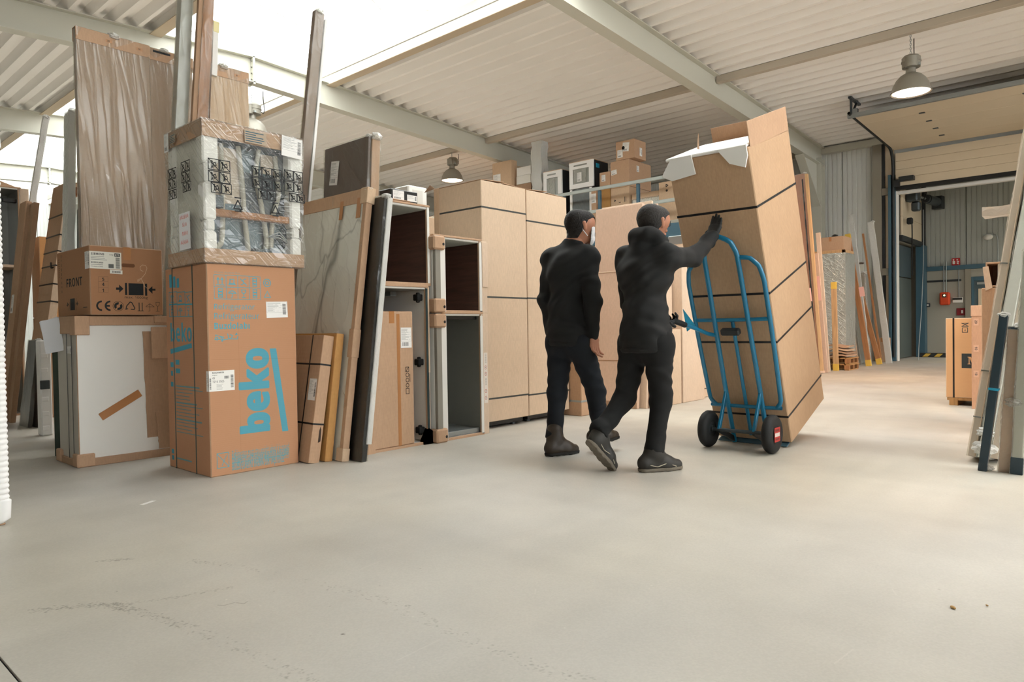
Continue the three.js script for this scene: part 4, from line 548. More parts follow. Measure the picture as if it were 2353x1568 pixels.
{
  const gt = std({ color: '#b9bcb2', roughness: 0.5 });
  let [o, w, h, X, Z] = cabinet('kitchen_cabinet', 'open cabinet with dark wood inside, upper one right of the black panel', [3.16, 3.70, 1.247, 1.868], -4.15, 0.58, M.walnut, M.walnut, { top: gt });
  part(o, 'front_edge', bar(X - 0.03, 0.0, Z - 0.002, X - 0.006, h, Z + 0.004), M.white); part(o, 'cardboard_guard', bar(X, 0.42, Z - 0.1, X + 0.075, h + 0.006, Z - 0.092), M.cardE); part(o, 'cardboard_guard', bar(X - 0.012, 0, Z - 0.004, X, 0.42, Z + 0.004), M.cardA);
  part(o, 'cardboard_sheet', bar(-X, h + 0.014, -Z, X - 0.2, h + 0.022, Z + 0.01), M.cardC);
  [o, w, h, X, Z] = cabinet('tall_cabinet', 'open white cabinet holding a taped carton, lower one right of the black panel', [3.06, 3.672, 0, 1.235], -4.15, 0.58, M.white, M.black, { top: M.greyPanel });
  part(o, 'rubber_seal', bar(X - 0.03, 0.02, Z - 0.002, X - 0.006, h - 0.01, Z + 0.004), std({ color: '#2b3b3c' })); for (const y of [0.08, 0.62, 1.13]) part(o, 'hinge', merged([bar(X - 0.075, y, Z - 0.1, X - 0.02, y + 0.05, Z - 0.04, 0.006), bar(X - 0.06, y - 0.015, Z - 0.085, X - 0.035, y + 0.065, Z - 0.055, 0.006)]), M.rubber);
  part(o, 'lamp_clip', bar(X - 0.16, h - 0.06, -0.05, X - 0.1, h - 0.025, 0.02), M.galv); part(o, 'cardboard_guard', bar(X - 0.012, 0.56, Z - 0.004, X + 0.006, h, Z + 0.006), M.cardA); part(o, 'cardboard_guard', bar(X - 0.014, 0, Z - 0.004, X + 0.002, 0.58, Z + 0.003), M.cardE);
  const cg = extr([[0, 0], [0.085, 0], [0.085, 0.03], [0.03, 0.12], [0, 0.1]], 0.05, 0.002); part(o, 'corner_guard', cg, M.cardC, [-X - 0.03, 0, Z - 0.03]); part(o, 'corner_guard', cg.clone().scale(-1, 1, 1).scale(1, 1, 1), M.cardC, [X + 0.004, 0, Z - 0.03]);
  const c = carton('taped_carton', 'tall brown taped carton standing inside the lower open cabinet', 'carton', [0.41, 1.02, 0.4], [3.30, 0.022, -4.345], 0, M.cardC, { tapeX: true });
  part(c, 'front_tape', bar(0.045, 0, 0.2, 0.075, 1.0, 0.2008, 0.0002), M.tape); sticker(c, LB[2], 0.105, 0.155, [0.135, 0.82, 0.202]);
  onFace(part(c, 'printed_marks', ink([sq(-0.015, 0.1, 0.03, 0.035), [[-0.015, 0.1], [0.015, 0.135]], circ(0, 0.075, 0.015), circ(0, 0.035, 0.015), circ(0, -0.005, 0.015), sq(-0.015, -0.07, 0.03, 0.04), [[0.025, 0.08], [0.025, 0.02]]], 0.004), inkMat), 'pz', [0.14, 0.46, 0.202]);
  // right pair of cabinets with filler stiles and cardboard corners
  const cornerBlock = (o2, x, y, z) => { const b = part(o2, 'corner_guard', bar(x, y, z, x + 0.125, y + 0.11, z + 0.09, 0.012), M.cardC); part(b, 'hole', rod([x + 0.1, y + 0.045, z + 0.0902], [x + 0.1, y + 0.045, z + 0.091], 0.012, 10), M.black); };
  for (const [nm, lb, y0, y1, inner] of [['kitchen_cabinet', 'open cabinet with dark wood inside, stacked on the grey-lined one by the tall cartons', 1.035, 1.647, M.walnut], ['base_cabinet', 'open grey-lined cabinet with a metal runner, on the floor by the tall cartons', 0, 1.03, M.greyPanel]]) {
    [o, w, h, X, Z] = cabinet(nm, lb, [3.71, 4.262, y0, y1], -4.13, 0.58, inner, inner === M.walnut ? inner : M.greyPanel, { top: gt });
    part(o, 'grey_stile', bar(-X, 0.0, Z - 0.004, -X + 0.055, h, Z + 0.03), std({ color: '#8f8a80', roughness: 0.5 })); part(o, 'white_stile', bar(-X + 0.055, 0.006, Z - 0.004, -X + 0.125, h - 0.02, Z + 0.012), M.white); part(o, 'white_stile', bar(X - 0.032, 0.006, Z - 0.004, X - 0.002, h - 0.02, Z + 0.006), M.white);
    cornerBlock(o, -X - 0.03, h - 0.115, Z - 0.04); cornerBlock(o, -X - 0.03, 0.0, Z - 0.04);
    part(o, 'cardboard_guard', bar(X, 0.0, Z - 0.012, X + 0.07, h, Z - 0.004), M.cardE); if (y0 > 0) part(o, 'cardboard_flap', bar(X + 0.002, 0.22, Z, X + 0.072, h - 0.01, Z + 0.006), M.cardE);
    else { part(o, 'runner', merged([bar(-X + 0.1, 0.02, -0.1, X - 0.03, 0.06, Z - 0.03), bar(-X + 0.1, 0.05, -0.1, X - 0.03, 0.065, -0.02)]), M.galv); part(o, 'top_rail', bar(-X + 0.09, h - 0.05, Z - 0.1, X - 0.03, h - 0.022, Z - 0.04), M.black); const ws = ctex(64, 512, (g) => { g.fillStyle = '#e6dcd2'; g.fillRect(0, 0, 64, 512); g.strokeStyle = '#b93a35'; g.lineWidth = 4; for (const y of [150, 215, 390, 460]) { g.beginPath(); g.arc(30, y, 17, 0, 7); g.stroke(); g.fillStyle = '#333'; g.fillRect(27, y - 8, 6, 14); } g.fillStyle = '#8a8580'; for (let i = 0; i < 9; i++) g.fillRect(20, 12 + i * 11, 26, 3); for (let i = 0; i < 7; i++) g.fillRect(20, 260 + i * 11, 26, 3); }); sticker(o, ws, 0.045, 0.43, [X + 0.034, 0.48, Z - 0.0035], 'pz', 0, 'warning_strip'); }
  }
}
{ // two tall plain cartons
  for (const [x0, x1, lb, ys, z] of [[4.425, 5.03, 'tall plain carton with grey straps, next to the open cabinets', [1.975, 1.18, 0.27], -4.28], [5.05, 5.68, 'tall plain carton behind the walking man in jeans, right one of the pair', [1.918, 1.183, 0.26], -4.29]]) {
    const w = x1 - x0, h = 2.15, d = 0.6, t = carton('tall_carton', lb, 'carton', [w, h, d], [(x0 + x1) / 2, 0.065, z - d / 2], 0, M.cardA, { tape: false });
    for (const y of ys) strap(t, w, h, d, 'h', y - 0.07, std({ color: '#3b3f3d', roughness: 0.5 }), 0.015);
    part(t, 'base', bar(-w / 2 + 0.03, -0.045, -d / 2 + 0.03, w / 2 - 0.03, 0, d / 2 - 0.05), M.black); for (const x of [-w / 2 + 0.08, w / 2 - 0.12]) for (const zz of [d / 2 - 0.1, -d / 2 + 0.1]) part(t, 'foot', new THREE.CylinderGeometry(0.022, 0.03, 0.065, 10), M.steel, [x, -0.0325, zz]);
    const lid = (a, x, l) => part(t, 'top_flap', bar(0, 0, -d / 2, l, 0.004, d / 2), M.cardC, [x, h + 0.001, 0], [0, 0, a]); lid(0.06, -w / 2, w / 2); lid(PI - 0.03, w / 2, w / 2);
    if (x0 < 5) { part(t, 'side_flap', bar(-w / 2 - 0.008, 0.0, -d / 2 - 0.01, -w / 2, h, -d / 2 + 0.06), M.cardB); const pk = part(t, 'top_flap', extr([[0, 0], [0.22, 0], [0.1, 0.05]], 0.004), M.cardD, [-w / 2 - 0.02, h, -d / 2 + 0.02], [0, PI / 2.4, 0]); }
  }
  carton('short_carton', 'low brown carton with a silver band beside the tall cartons', 'carton', [0.2, 1.0, 0.5], [5.795, 0, -4.40], 0, M.cardC, { tapeX: true });
  const sb = scene.children[scene.children.length - 1]; strap(sb, 0.2, 1.0, 0.5, 'h', 0.14, M.galv, 0.02);
}
{ // on and behind the open cabinets
  const b = carton('slim_black_box', 'flat black box with white labels lying on the upper cabinet', 'box', [0.27, 0.09, 0.3], [3.50, 1.893, -4.36], 0, M.black, { tape: false }); sticker(b, LB[0], 0.11, 0.07, [-0.06, 0.045, 0.152]); sticker(b, LB[1], 0.1, 0.05, [0.075, 0.035, 0.152]);
  carton('teal_marked_box', 'small brown box with a teal spot behind the slim black box', 'box', [0.13, 0.08, 0.12], [3.63, 1.893, -4.62], 0, M.cardD, { tape: false });
  const st = carton('storage_carton', 'plain carton in the second row carrying the white appliance parcel', 'carton', [0.55, 2.05, 0.5], [4.62, 0, -5.6], 0, M.cardA); const wb = carton('white_parcel', 'small white appliance parcel peeking out left of the tall carton', 'parcel', [0.25, 0.29, 0.22], [4.63, 2.052, -5.47], 0, M.white, { tape: false, b: 0.012 }); part(wb, 'front_frame', merged([bar(-0.07, 0.05, 0.11, 0.06, 0.25, 0.114)]), std({ color: '#d4d2ca' })); carton('white_block', 'small white foam block left of the white parcel', 'block', [0.1, 0.14, 0.1], [4.42, 2.052, -5.55], 0, M.foam, { tape: false, b: 0.01 });
}
// ---------- goods at the far left ----------
{
  const [o, w, h, X, Z] = cabinet('tall_cabinet', 'open cabinet with a grey inside far behind the foam parcel', [1.70, 2.24, 0, 2.58], -9.45, 0.5, M.greyPanel, M.greyPanel, {});
  part(o, 'cardboard_guard', bar(X - 0.01, 1.95, Z, X + 0.075, h, Z + 0.008), M.cardE); part(o, 'hinge', bar(X - 0.16, h - 0.16, Z - 0.1, X - 0.03, h - 0.12, Z - 0.05), M.black); part(o, 'shelf', bar(-X + 0.02, 1.68, -Z, X - 0.02, 1.71, Z - 0.02), M.cardE); part(o, 'top_flap', extr([[0, 0], [0.32, 0], [0.02, 0.1]], 0.004), M.cardC, [-0.1, h + 0.012, Z]);
  const edge = { pz: M.cardE };  // paler near end: the light falling on it is put into the colour
  flatpack('strapped_pack', 'leaning cardboard pack cinched by many black straps', 'carton', [0.075, 2.5, 0.46], [2.02, 0, -8.40], [0.36, 0], M.cardC, { edge, extra: (p, t, hh, d) => { for (const y of [0.42, 0.78, 1.25, 1.43, 1.62, 1.77, 1.94, 2.15]) strap(p, t, hh, d, 'h', y, M.strap, 0.014, 0.003); part(p, 'strap_knot', tube([[-t / 2 - 0.004, 1.66, d / 2 - 0.15], [-t / 2 - 0.012, 1.60, d / 2 - 0.08], [0, 1.63, d / 2 + 0.015], [t / 2, 1.58, d / 2 + 0.03]], 0.008, 5), M.strap); const lid = extr([[0, 0], [0.09, 0.02], [0.13, -0.03], [0.13, -0.1], [0.11, -0.1], [0.1, -0.04], [0, -0.012]], d, 0).translate(-0.02, hh, -d / 2); part(p, 'lid_flap', lid, M.cardC); } });
  flatpack('angle_post', 'narrow brown cardboard post leaning beside the strapped pack', 'carton', [0.05, 2.33, 0.13], [1.93, 0, -8.74], [0.27, 0], M.cardD, { extra: (p, t, hh, d) => part(p, 'angle_flange', bar(-t / 2 - 0.03, 0, -d / 2 - 0.004, t / 2, hh, -d / 2), M.cardD) });
  flatpack('angle_post', 'wide brown cardboard post with a white note, leftmost of the leaning posts', 'carton', [0.055, 2.36, 0.24], [1.92, 0, -8.96], [0.25, 0], M.cardC, { extra: (p, t, hh, d) => sticker(p, LB[0], 0.1, 0.2, [-t / 2 - 0.002, 1.25, -0.02], 'nx') });
  flatpack('wrapped_pole', 'slender film-wrapped pole rising in front of the bright roof light', 'pole', [0.05, 3.45, 0.05], [1.93, 0, -9.32], [0.55, 0], std({ color: '#8d8073' }), { filmMat: M.filmMilk });
  // grey filmed boards left of the tallest panel
  for (const [x, z, hh, t, lb, c, fm, lx] of [[1.93, -6.98, 2.86, 0.05, 'pale film-wrapped board left of the tallest panel', '#d3d8d2', M.filmMilk, 0.11], [2.0, -6.82, 2.0, 0.016, 'thin grey strip in front of the pale filmed board', '#7b8078', null, 0.05], [2.06, -6.9, 2.2, 0.014, 'thin brown strip beside the grey strip', '#6b5648', null, 0.07], [2.09, -6.78, 2.3, 0.012, 'thin pale strip nearest the tallest panel', '#9aa49e', null, 0.06]]) flatpack('wrapped_board', lb, 'board', [t, hh, 0.14], [x, 0, z], [lx, 0], std({ color: c, roughness: 0.5 }), { filmMat: fm });
  flatpack('cardboard_strip', 'narrow brown cardboard strip with a label beside the tallest panel', 'board', [0.06, 2.05, 0.05], [2.11, 0, -6.6], [0.03, 0], M.cardD, { extra: (p, t, hh, d) => sticker(p, LB[2], 0.04, 0.16, [0, 1.75, d / 2 + 0.002]) });
  const txt = ctex(256, 512, (g) => { kraftFill(g, 256, 512, '#c9955f'); g.save(); g.translate(150, 470); g.rotate(-PI / 2); g.fillStyle = '#20201e'; g.font = '120px sans-serif'; g.fillText('ciella', 20, 0); g.restore(); g.fillStyle = '#1d5363'; g.fillRect(30, 476, 40, 36); });
  carton('lettered_carton', 'orange-brown carton with sideways lettering between pack and oven carton', 'carton', [0.34, 0.88, 0.3], [2.42, 1.1, -9.0], 0, M.cardB, { faces: { pz: std({ map: txt }) } });
  carton('storage_carton', 'dark plain carton under the sideways lettered carton', 'carton', [0.34, 1.097, 0.3], [2.42, 0, -9.0], 0, M.cardD);
  for (const [x, z, lb] of [[1.93, -8.02, 'dark filmed slab leaning low behind the packed cabinet, left one'], [1.99, -7.9, 'dark filmed slab leaning low behind the packed cabinet, right one']]) flatpack('dark_worktop', lb, 'board', [0.03, 0.86, 0.3], [x, 0, z - 0.2], [0.1, 0], M.black, { filmMat: M.filmThin });
  const b = thing('foam_block', 'upright white foam packing block behind the hanging sheets', 'block', [1.885, 0, -7.35]); part(b, 'block', bar(-0.05, 0, -0.06, 0.04, 0.86, 0.06, 0.01), M.foam); for (let i = 0; i < 6; i++) part(b, 'rib', bar(-0.045, 0.05 + i * 0.13, 0.06, 0.01, 0.09 + i * 0.13, 0.07, 0.004), M.foam); part(b, 'dark_patch', bar(-0.055, 0.42, 0.06, 0.02, 0.5, 0.074, 0.004), M.steel);
  flatpack('wrapped_stone', 'crumpled film-wrapped slab behind the packed cabinet', 'board', [0.04, 0.98, 0.3], [1.80, 0, -6.45], [0.06, 0], std({ color: '#a9a79b' }), { filmMat: M.filmMilk });
  flatpack('green_edge_board', 'dark green edged board against the back of the packed cabinet', 'board', [0.02, 1.0, 0.2], [1.6, 0, -5.9], [0, 0], std({ color: '#24382c' }));
}
// ---------- mezzanine with stored goods ----------
{
  const XM = 12.0, Y = 2.92, m = struct('mezzanine', 'steel storage platform with a grey railing');
  part(m, 'deck_plate', bar(XM, Y - 0.06, -16, XW - 0.5, Y, -6.05), M.conc); part(m, 'edge_beam', bar(XM - 0.02, Y - 0.32, -16, XM + 0.1, Y - 0.06, -6.05), M.blueSteel); part(m, 'edge_beam', bar(XM, Y - 0.32, -6.15, XW - 0.5, Y - 0.06, -6.05), M.blueSteel);
  const lightRail = std({ color: '#aab2ae', roughness: 0.4 });
  for (const y of [Y + 0.84, Y + 0.38]) part(m, 'hand_rail', bar(XM - 0.02, y - 0.035, -16, XM + 0.02, y + 0.035, -6.3, 0.01), lightRail);
  for (let z = -6.4; z > -16; z -= 0.92) part(m, 'rail_post', bar(XM + 0.022, Y - 0.2, z - 0.03, XM + 0.08, Y + 0.81, z + 0.03), M.blueSteel);
  for (const [x, z] of [[XM + 0.1, -6.2], [XM + 0.1, -10.9], [XM + 0.1, -15.8], [15, -6.2], [15, -15.8]]) part(m, 'column', bar(x - 0.06, 0, z - 0.06, x + 0.06, Y - 0.06, z + 0.06), M.blueSteel);
  const on = (name, lb, cat, z0, z1, y1, x0, dx, mat, y0 = Y, opt = {}) => carton(name, lb, cat, [dx, y1 - y0, z1 - z0], [x0 + dx / 2, y0 + 0.001, (z0 + z1) / 2], 0, mat, { tape: false, ...opt });
  const tag = (o, dx, h, z, y, w, hh, t = 0, k = 0) => sticker(o, LB[k], w, hh, [-dx / 2 - 0.003, y, z], 'nx', t);
  let o = on('storage_carton', 'pale carton bottom of the stack beside the right railing post', 'carton', -8.2, -7.75, 3.80, 12.4, 0.8, M.cardB); onFace(part(o, 'printed_marks', ink([circ(-0.12, 0, 0.02, 0, 2 * PI, 3), [[-0.02, -0.05], [0.02, -0.05]], [[0.12, -0.05], [0.12, 0.05]], [[0.15, -0.05], [0.15, 0.05]]], 0.012), inkMat), 'nx', [-0.403, 0.62, 0]);
  o = on('storage_carton', 'big brown carton in the middle of the highest stack behind the railing', 'carton', -8.2, -7.745, 4.36, 12.4, 0.88, M.cardC, 3.803); tag(o, 0.88, 0, -0.14, 0.33, 0.14, 0.1, 0.1); sticker(o, LB[2], 0.1, 0.13, [-0.1, 0.4, 0.231]);
  o = on('storage_carton', 'topmost brown carton of the highest stack behind the railing', 'carton', -8.06, -7.61, 4.75, 12.4, 0.45, M.cardC, 4.363); tag(o, 0.45, 0, 0.02, 0.25, 0.16, 0.18, -0.12); tag(o, 0.45, 0, -0.12, 0.13, 0.13, 0.16); sticker(o, LB[3], 0.1, 0.17, [0.02, 0.15, 0.228]); onFace(part(o, 'printed_spot', ink([circ(0, 0, 0.02)], 0.03), inkMat), 'nx', [-0.228, 0.24, -0.04]);
  o = on('storage_carton', 'narrow carton standing under the small labelled carton', 'carton', -8.48, -8.21, 3.83, 12.4, 0.4, card('#b98c52')); 
  o = on('storage_carton', 'small labelled carton left of the highest stack', 'carton', -8.48, -8.21, 4.18, 12.4, 0.4, M.cardC, 3.833); tag(o, 0.4, 0, -0.03, 0.22, 0.1, 0.14);
  const washer = (z0, z1, y0, y1, lb, wrapped) => { const p = on('boxed_appliance', lb, 'appliance', z0, z1, y1, 12.4, 0.55, M.darkSteel, y0, { b: 0.01 }), h = y1 - y0, D = z1 - z0; part(p, 'front_foam', merged([bar(-0.31, 0, -D / 2 - 0.005, -0.27, 0.1, D / 2 + 0.005), bar(-0.31, h - 0.15, -D / 2 - 0.005, -0.27, h, D / 2 + 0.005), bar(-0.31, 0.1, -D / 2 - 0.005, -0.27, h - 0.15, -D / 2 + 0.09), bar(-0.31, 0.1, D / 2 - 0.11, -0.27, h - 0.15, D / 2 + 0.005)].map((g) => g.clone())), M.foam); part(p, 'door_glass', bar(-0.285, 0.1, -D / 2 + 0.09, -0.276, h - 0.15, D / 2 - 0.11), M.greyPanel); part(p, 'inner_film', bar(-0.3, 0.12, -D / 2 + 0.11, -0.298, h - 0.17, D / 2 - 0.2), M.filmC); sticker(p, LB[2], 0.12, 0.2, [-0.305, h * 0.42, -0.05], 'nx'); part(p, 'vent_slot', bar(-0.313, h - 0.09, -D / 2 + 0.12, -0.309, h - 0.06, D / 2 - 0.16), M.greyPanel); part(p, 'top_board', bar(-0.31, h, -D / 2, 0.275, h + 0.012, D / 2), M.cardB); if (wrapped) part(p, 'side_label', bar(-0.2, h - 0.16, D / 2, -0.08, h - 0.07, D / 2 + 0.012), M.teal); return p; };
  washer(-9.25, -8.62, 3.93, 4.50, 'white boxed appliance with a teal side label above the railing', true); washer(-9.99, -9.47, Y, 4.42, 'white boxed appliance left of the teal-labelled one', false);
  o = on('wrapped_unit', 'film-wrapped dark unit under the teal-labelled appliance', 'appliance', -9.25, -8.66, 3.925, 12.4, 0.5, M.steel); for (const z of [-0.27, 0.25]) part(o, 'foam_corner', bar(-0.27, 0, z - 0.03, -0.2, 1.0, z + 0.03), M.foam); part(o, 'film', new THREE.BoxGeometry(0.53, 1.0, 0.62, 2, 8, 2), M.filmH, [0, 0.5, 0]);
  o = on('storage_carton', 'slim carton with a high label beside the left railing post', 'carton', -8.63, -8.5, 3.86, 12.3, 0.4, M.cardC); tag(o, 0.4, 0, 0, 0.72, 0.12, 0.2);
  const tw = thing('wrapped_bundle', 'tall white film-wrapped bundle standing on the platform', 'bundle', [12.5, Y, -10.2]); part(tw, 'core', bar(-0.1, 0, -0.12, 0.1, 2.2, 0.1, 0.02), std({ color: '#c5c9cb' })); { const g = new THREE.BoxGeometry(0.24, 2.26, 0.3, 2, 20, 4), p = g.attributes.position; for (let i = 0; i < p.count; i++) { p.setZ(i, p.getZ(i) + Math.sin(p.getY(i) * 14) * 0.02); p.setX(i, p.getX(i) + Math.sin(p.getY(i) * 19) * 0.012); } g.computeVertexNormals(); part(tw, 'film', g, M.filmMilk, [0, 1.13, 0]); }
  o = on('storage_carton', 'upright slim carton with a white label left of the white bundle', 'carton', -11.6, -10.98, 4.90, 12.4, 0.2, M.cardB); tag(o, 0.2, 0, -0.16, 1.55, 0.24, 0.3);
  o = on('storage_carton', 'plain carton carrying the white parcels beside the slim carton', 'carton', -10.93, -10.47, 4.30, 12.5, 0.4, M.cardD); on('white_parcel', 'white parcel stacked right of the upright slim carton', 'parcel', -10.92, -10.48, 4.50, 12.5, 0.4, M.white, 4.303); on('white_parcel', 'printed white parcel on top of the stacked white parcel', 'parcel', -10.91, -10.47, 4.70, 12.5, 0.4, M.paper, 4.503);
  part(thing('crumpled_film', 'crumpled ball of clear film beside the white bundle', 'film', [12.28, 4.0, -10.5]), 'ball', crumpled(0.16, 3), M.filmMilk); const sup = on('storage_carton', 'plain low carton under the crumpled film', 'carton', -10.58, -10.40, 3.9, 12.15, 0.2, M.cardD);
  o = on('film_parcel', 'cardboard-capped white parcel in film right of the right railing post', 'parcel', -7.70, -7.08, 3.5, 12.45, 0.5, M.white); part(o, 'cap', bar(-0.26, 0.58, -0.32, 0.26, 0.70, 0.32), M.cardB); part(o, 'film', new THREE.BoxGeometry(0.53, 0.6, 0.65, 2, 6, 2), M.filmC, [0, 0.3, 0]);
  o = on('storage_carton', 'tall narrow carton at the right end of the railing', 'carton', -7.06, -6.6, 3.76, 12.4, 0.4, M.cardB); onFace(part(o, 'printed_marks', ink([circ(0.05, 0, 0.03, 0, 2 * PI, 3), circ(0.05, -0.1, 0.015)], 0.014), inkMat), 'nx', [-0.203, 0.76, -0.1]);
  // under and behind: rows of goods that close the view below the platform
  const row = [[6.6, 0.5, 1.3, -5.4], [8.2, 0.7, 1.9, -5.6], [9.2, 0.8, 2.1, -5.5], [10.4, 0.8, 1.7, -5.6]]; row.forEach(([x, w, h, z], i) => carton('storage_carton', ['plain carton in the second row behind the leaning sheets', 'second-row carton behind the hand truck load, lower one', 'second-row carton behind the hand truck load, tallest', 'second-row carton far behind the hand truck load'][i], 'carton', [w, h, 0.6], [x, 0, z], 0, [M.cardB, M.cardC, M.cardA, M.cardB][i]));
}
// ---------- leaning sheets and boxes behind the two men ----------
{
  const sheets = (x, z1, d, h, t, lx, mat, lb, o = {}) => flatpack('cardboard_flat', lb, 'carton', [t, h, d], [x, 0, z1 - d / 2], [lx, 0], mat, { group: undefined, ...o });
  sheets(6.56, -4.02, 0.62, 2.26, 0.05, 0.17, M.cardPink, 'big pink-brown flat carton leaning behind the two men, front one', { extra: (p, t, h, d) => { part(p, 'score_line', bar(-t / 2 - 0.003, 1.52, -d / 2, -t / 2, 1.53, d / 2), M.cardE); part(p, 'score_line', bar(-t / 2 - 0.003, 0.52, -d / 2, -t / 2, 0.525, d / 2), M.edge); part(p, 'base_fold', bar(-t / 2 - 0.006, 0, -d / 2, -t / 2, 0.07, d / 2), M.cardD); } });
  sheets(6.63, -3.95, 0.66, 2.29, 0.03, 0.17, M.cardE, 'big pale flat carton leaning behind the two men, middle one'); sheets(6.675, -3.91, 0.66, 2.26, 0.02, 0.17, M.cardPink, 'big thin flat carton leaning behind the two men, rear one');
  sheets(6.81, -3.88, 0.4, 1.0, 0.09, 0.05, M.cardC, 'knee-high slim carton right of the big leaning flats'); sheets(6.94, -3.86, 0.4, 0.85, 0.06, 0.04, M.cardB, 'knee-high thinner carton behind the standing leg of the pushing man');
  const bx = (x0, x1, h, z, lb, m, o, dd = 0.5) => carton('storage_carton', lb, 'carton', [x1 - x0, h, dd], [(x0 + x1) / 2, 0, z - dd / 2], 0, m, { tape: false, ...o });
  bx(7.06, 7.34, 1.46, -4.02, 'tall carton showing between pushing man and hand truck, left one', M.cardE); bx(7.06, 7.32, 0.86, -3.9, 'half-high carton in front of the tall carton near the hand truck', M.cardA, {}, 0.1);
  bx(7.36, 7.9, 1.66, -3.9, 'tall carton directly left of the hand truck', M.cardE); const lo = bx(8.0, 8.6, 0.3, -4.0, 'low strapped carton behind the hand truck wheels', M.cardA); strap(lo, 0.6, 0.3, 0.5, 'h', 0.1); 
  const wb = carton('white_canister', 'small white-topped tub standing on the tall carton near the hand truck', 'tub', [0.2, 0.3, 0.2], [7.6, 1.662, -4.05], 0, M.cardE, { tape: false }); part(wb, 'lid', bar(-0.105, 0.2, -0.105, 0.105, 0.31, 0.105, 0.01), M.galv);
}
// ---------- pendant lamps ----------
function lampAt(x, y, z, top, label, power, tint = [1, 0.58, 0.35]) {
  const t = thing('pendant_lamp', label, 'lamp', [x, y, z]);
  const shade = [[0.045, 0.30], [0.09, 0.285], [0.15, 0.25], [0.205, 0.19], [0.245, 0.11], [0.268, 0.03], [0.285, 0.0], [0.285, -0.012], [0.272, -0.012], [0.262, 0.02], [0.235, 0.11], [0.19, 0.19], [0.12, 0.25], [0.05, 0.27]].map((p) => new THREE.Vector2(...p));
  part(t, 'shade', new THREE.LatheGeometry(shade, 40), M.lampGrey);
  part(t, 'neck', new THREE.CylinderGeometry(0.065, 0.072, 0.1, 20), M.lampGrey, [0, 0.335, 0]);
  const hb = part(t, 'gear_housing', mergeGeometries([new THREE.CylinderGeometry(0.13, 0.125, 0.15, 24).translate(0.03, 0.46, 0), new THREE.CylinderGeometry(0.085, 0.08, 0.15, 20).translate(-0.07, 0.44, 0.02), new THREE.CylinderGeometry(0.137, 0.137, 0.02, 24).translate(0.03, 0.475, 0), new THREE.CylinderGeometry(0.1, 0.125, 0.03, 24).translate(0.03, 0.55, 0)]), M.lampGrey); part(hb, 'latch', bar(-0.03, 0.385, 0.11, 0.01, 0.42, 0.135), M.galv);
  const links = []; for (let yy = 0.57; yy < top - y; yy += 0.032) { const g = new THREE.TorusGeometry(0.012, 0.0035, 5, 8); if (Math.round(yy / 0.032) % 2) g.rotateY(PI / 2); links.push(g.scale(1, 1.5, 1).translate(0, yy, 0)); }
  part(t, 'chain', mergeGeometries(links), M.galv).userData.kind = 'stuff'; part(t, 'cable', tube([[0.15, 0.47, 0], [0.22, 0.44, 0], [0.24, 0.52, 0], [0.22, 0.7, 0], [0.22, top - y, 0]], 0.007, 6, 24), M.rubber);
  part(t, 'light_glass', new THREE.CircleGeometry(0.258, 32).rotateX(PI / 2), std({ color: '#fff4e6', emissive: new THREE.Color().setRGB(1, 0.83, 0.68), emissiveIntensity: 4 }), [0, 0.004, 0]);
  const l = new THREE.SpotLight(new THREE.Color().setRGB(...tint), power, 0, 1.25, 0.6, 2); l.position.set(0, -0.03, 0); l.target.position.set(0, -3, 0); l.shadow.radius = 10; l.castShadow = true; t.add(l, l.target);
}
const LP = 45;
lampAt(12.15, 4.43, -2.54, roofY(12.15) - 0.14, 'grey bell lamp hanging in front of the raised loading door', 52); lampAt(12.15, 4.64, -12.75, roofY(12.15) - 0.14, 'grey bell lamp hanging above the tall cartons', LP); lampAt(6.3, 4.42, -11.75, 5.26, 'bell lamp under the ridge, behind the wrapped appliance', LP);
lampAt(6.3, 4.5, 0.1, 5.26, 'bell lamp under the ridge, above and outside the view', 15); lampAt(12.15, 4.5, 7.6, roofY(12.15) - 0.14, 'bell lamp on the loading side, behind the viewer', LP);
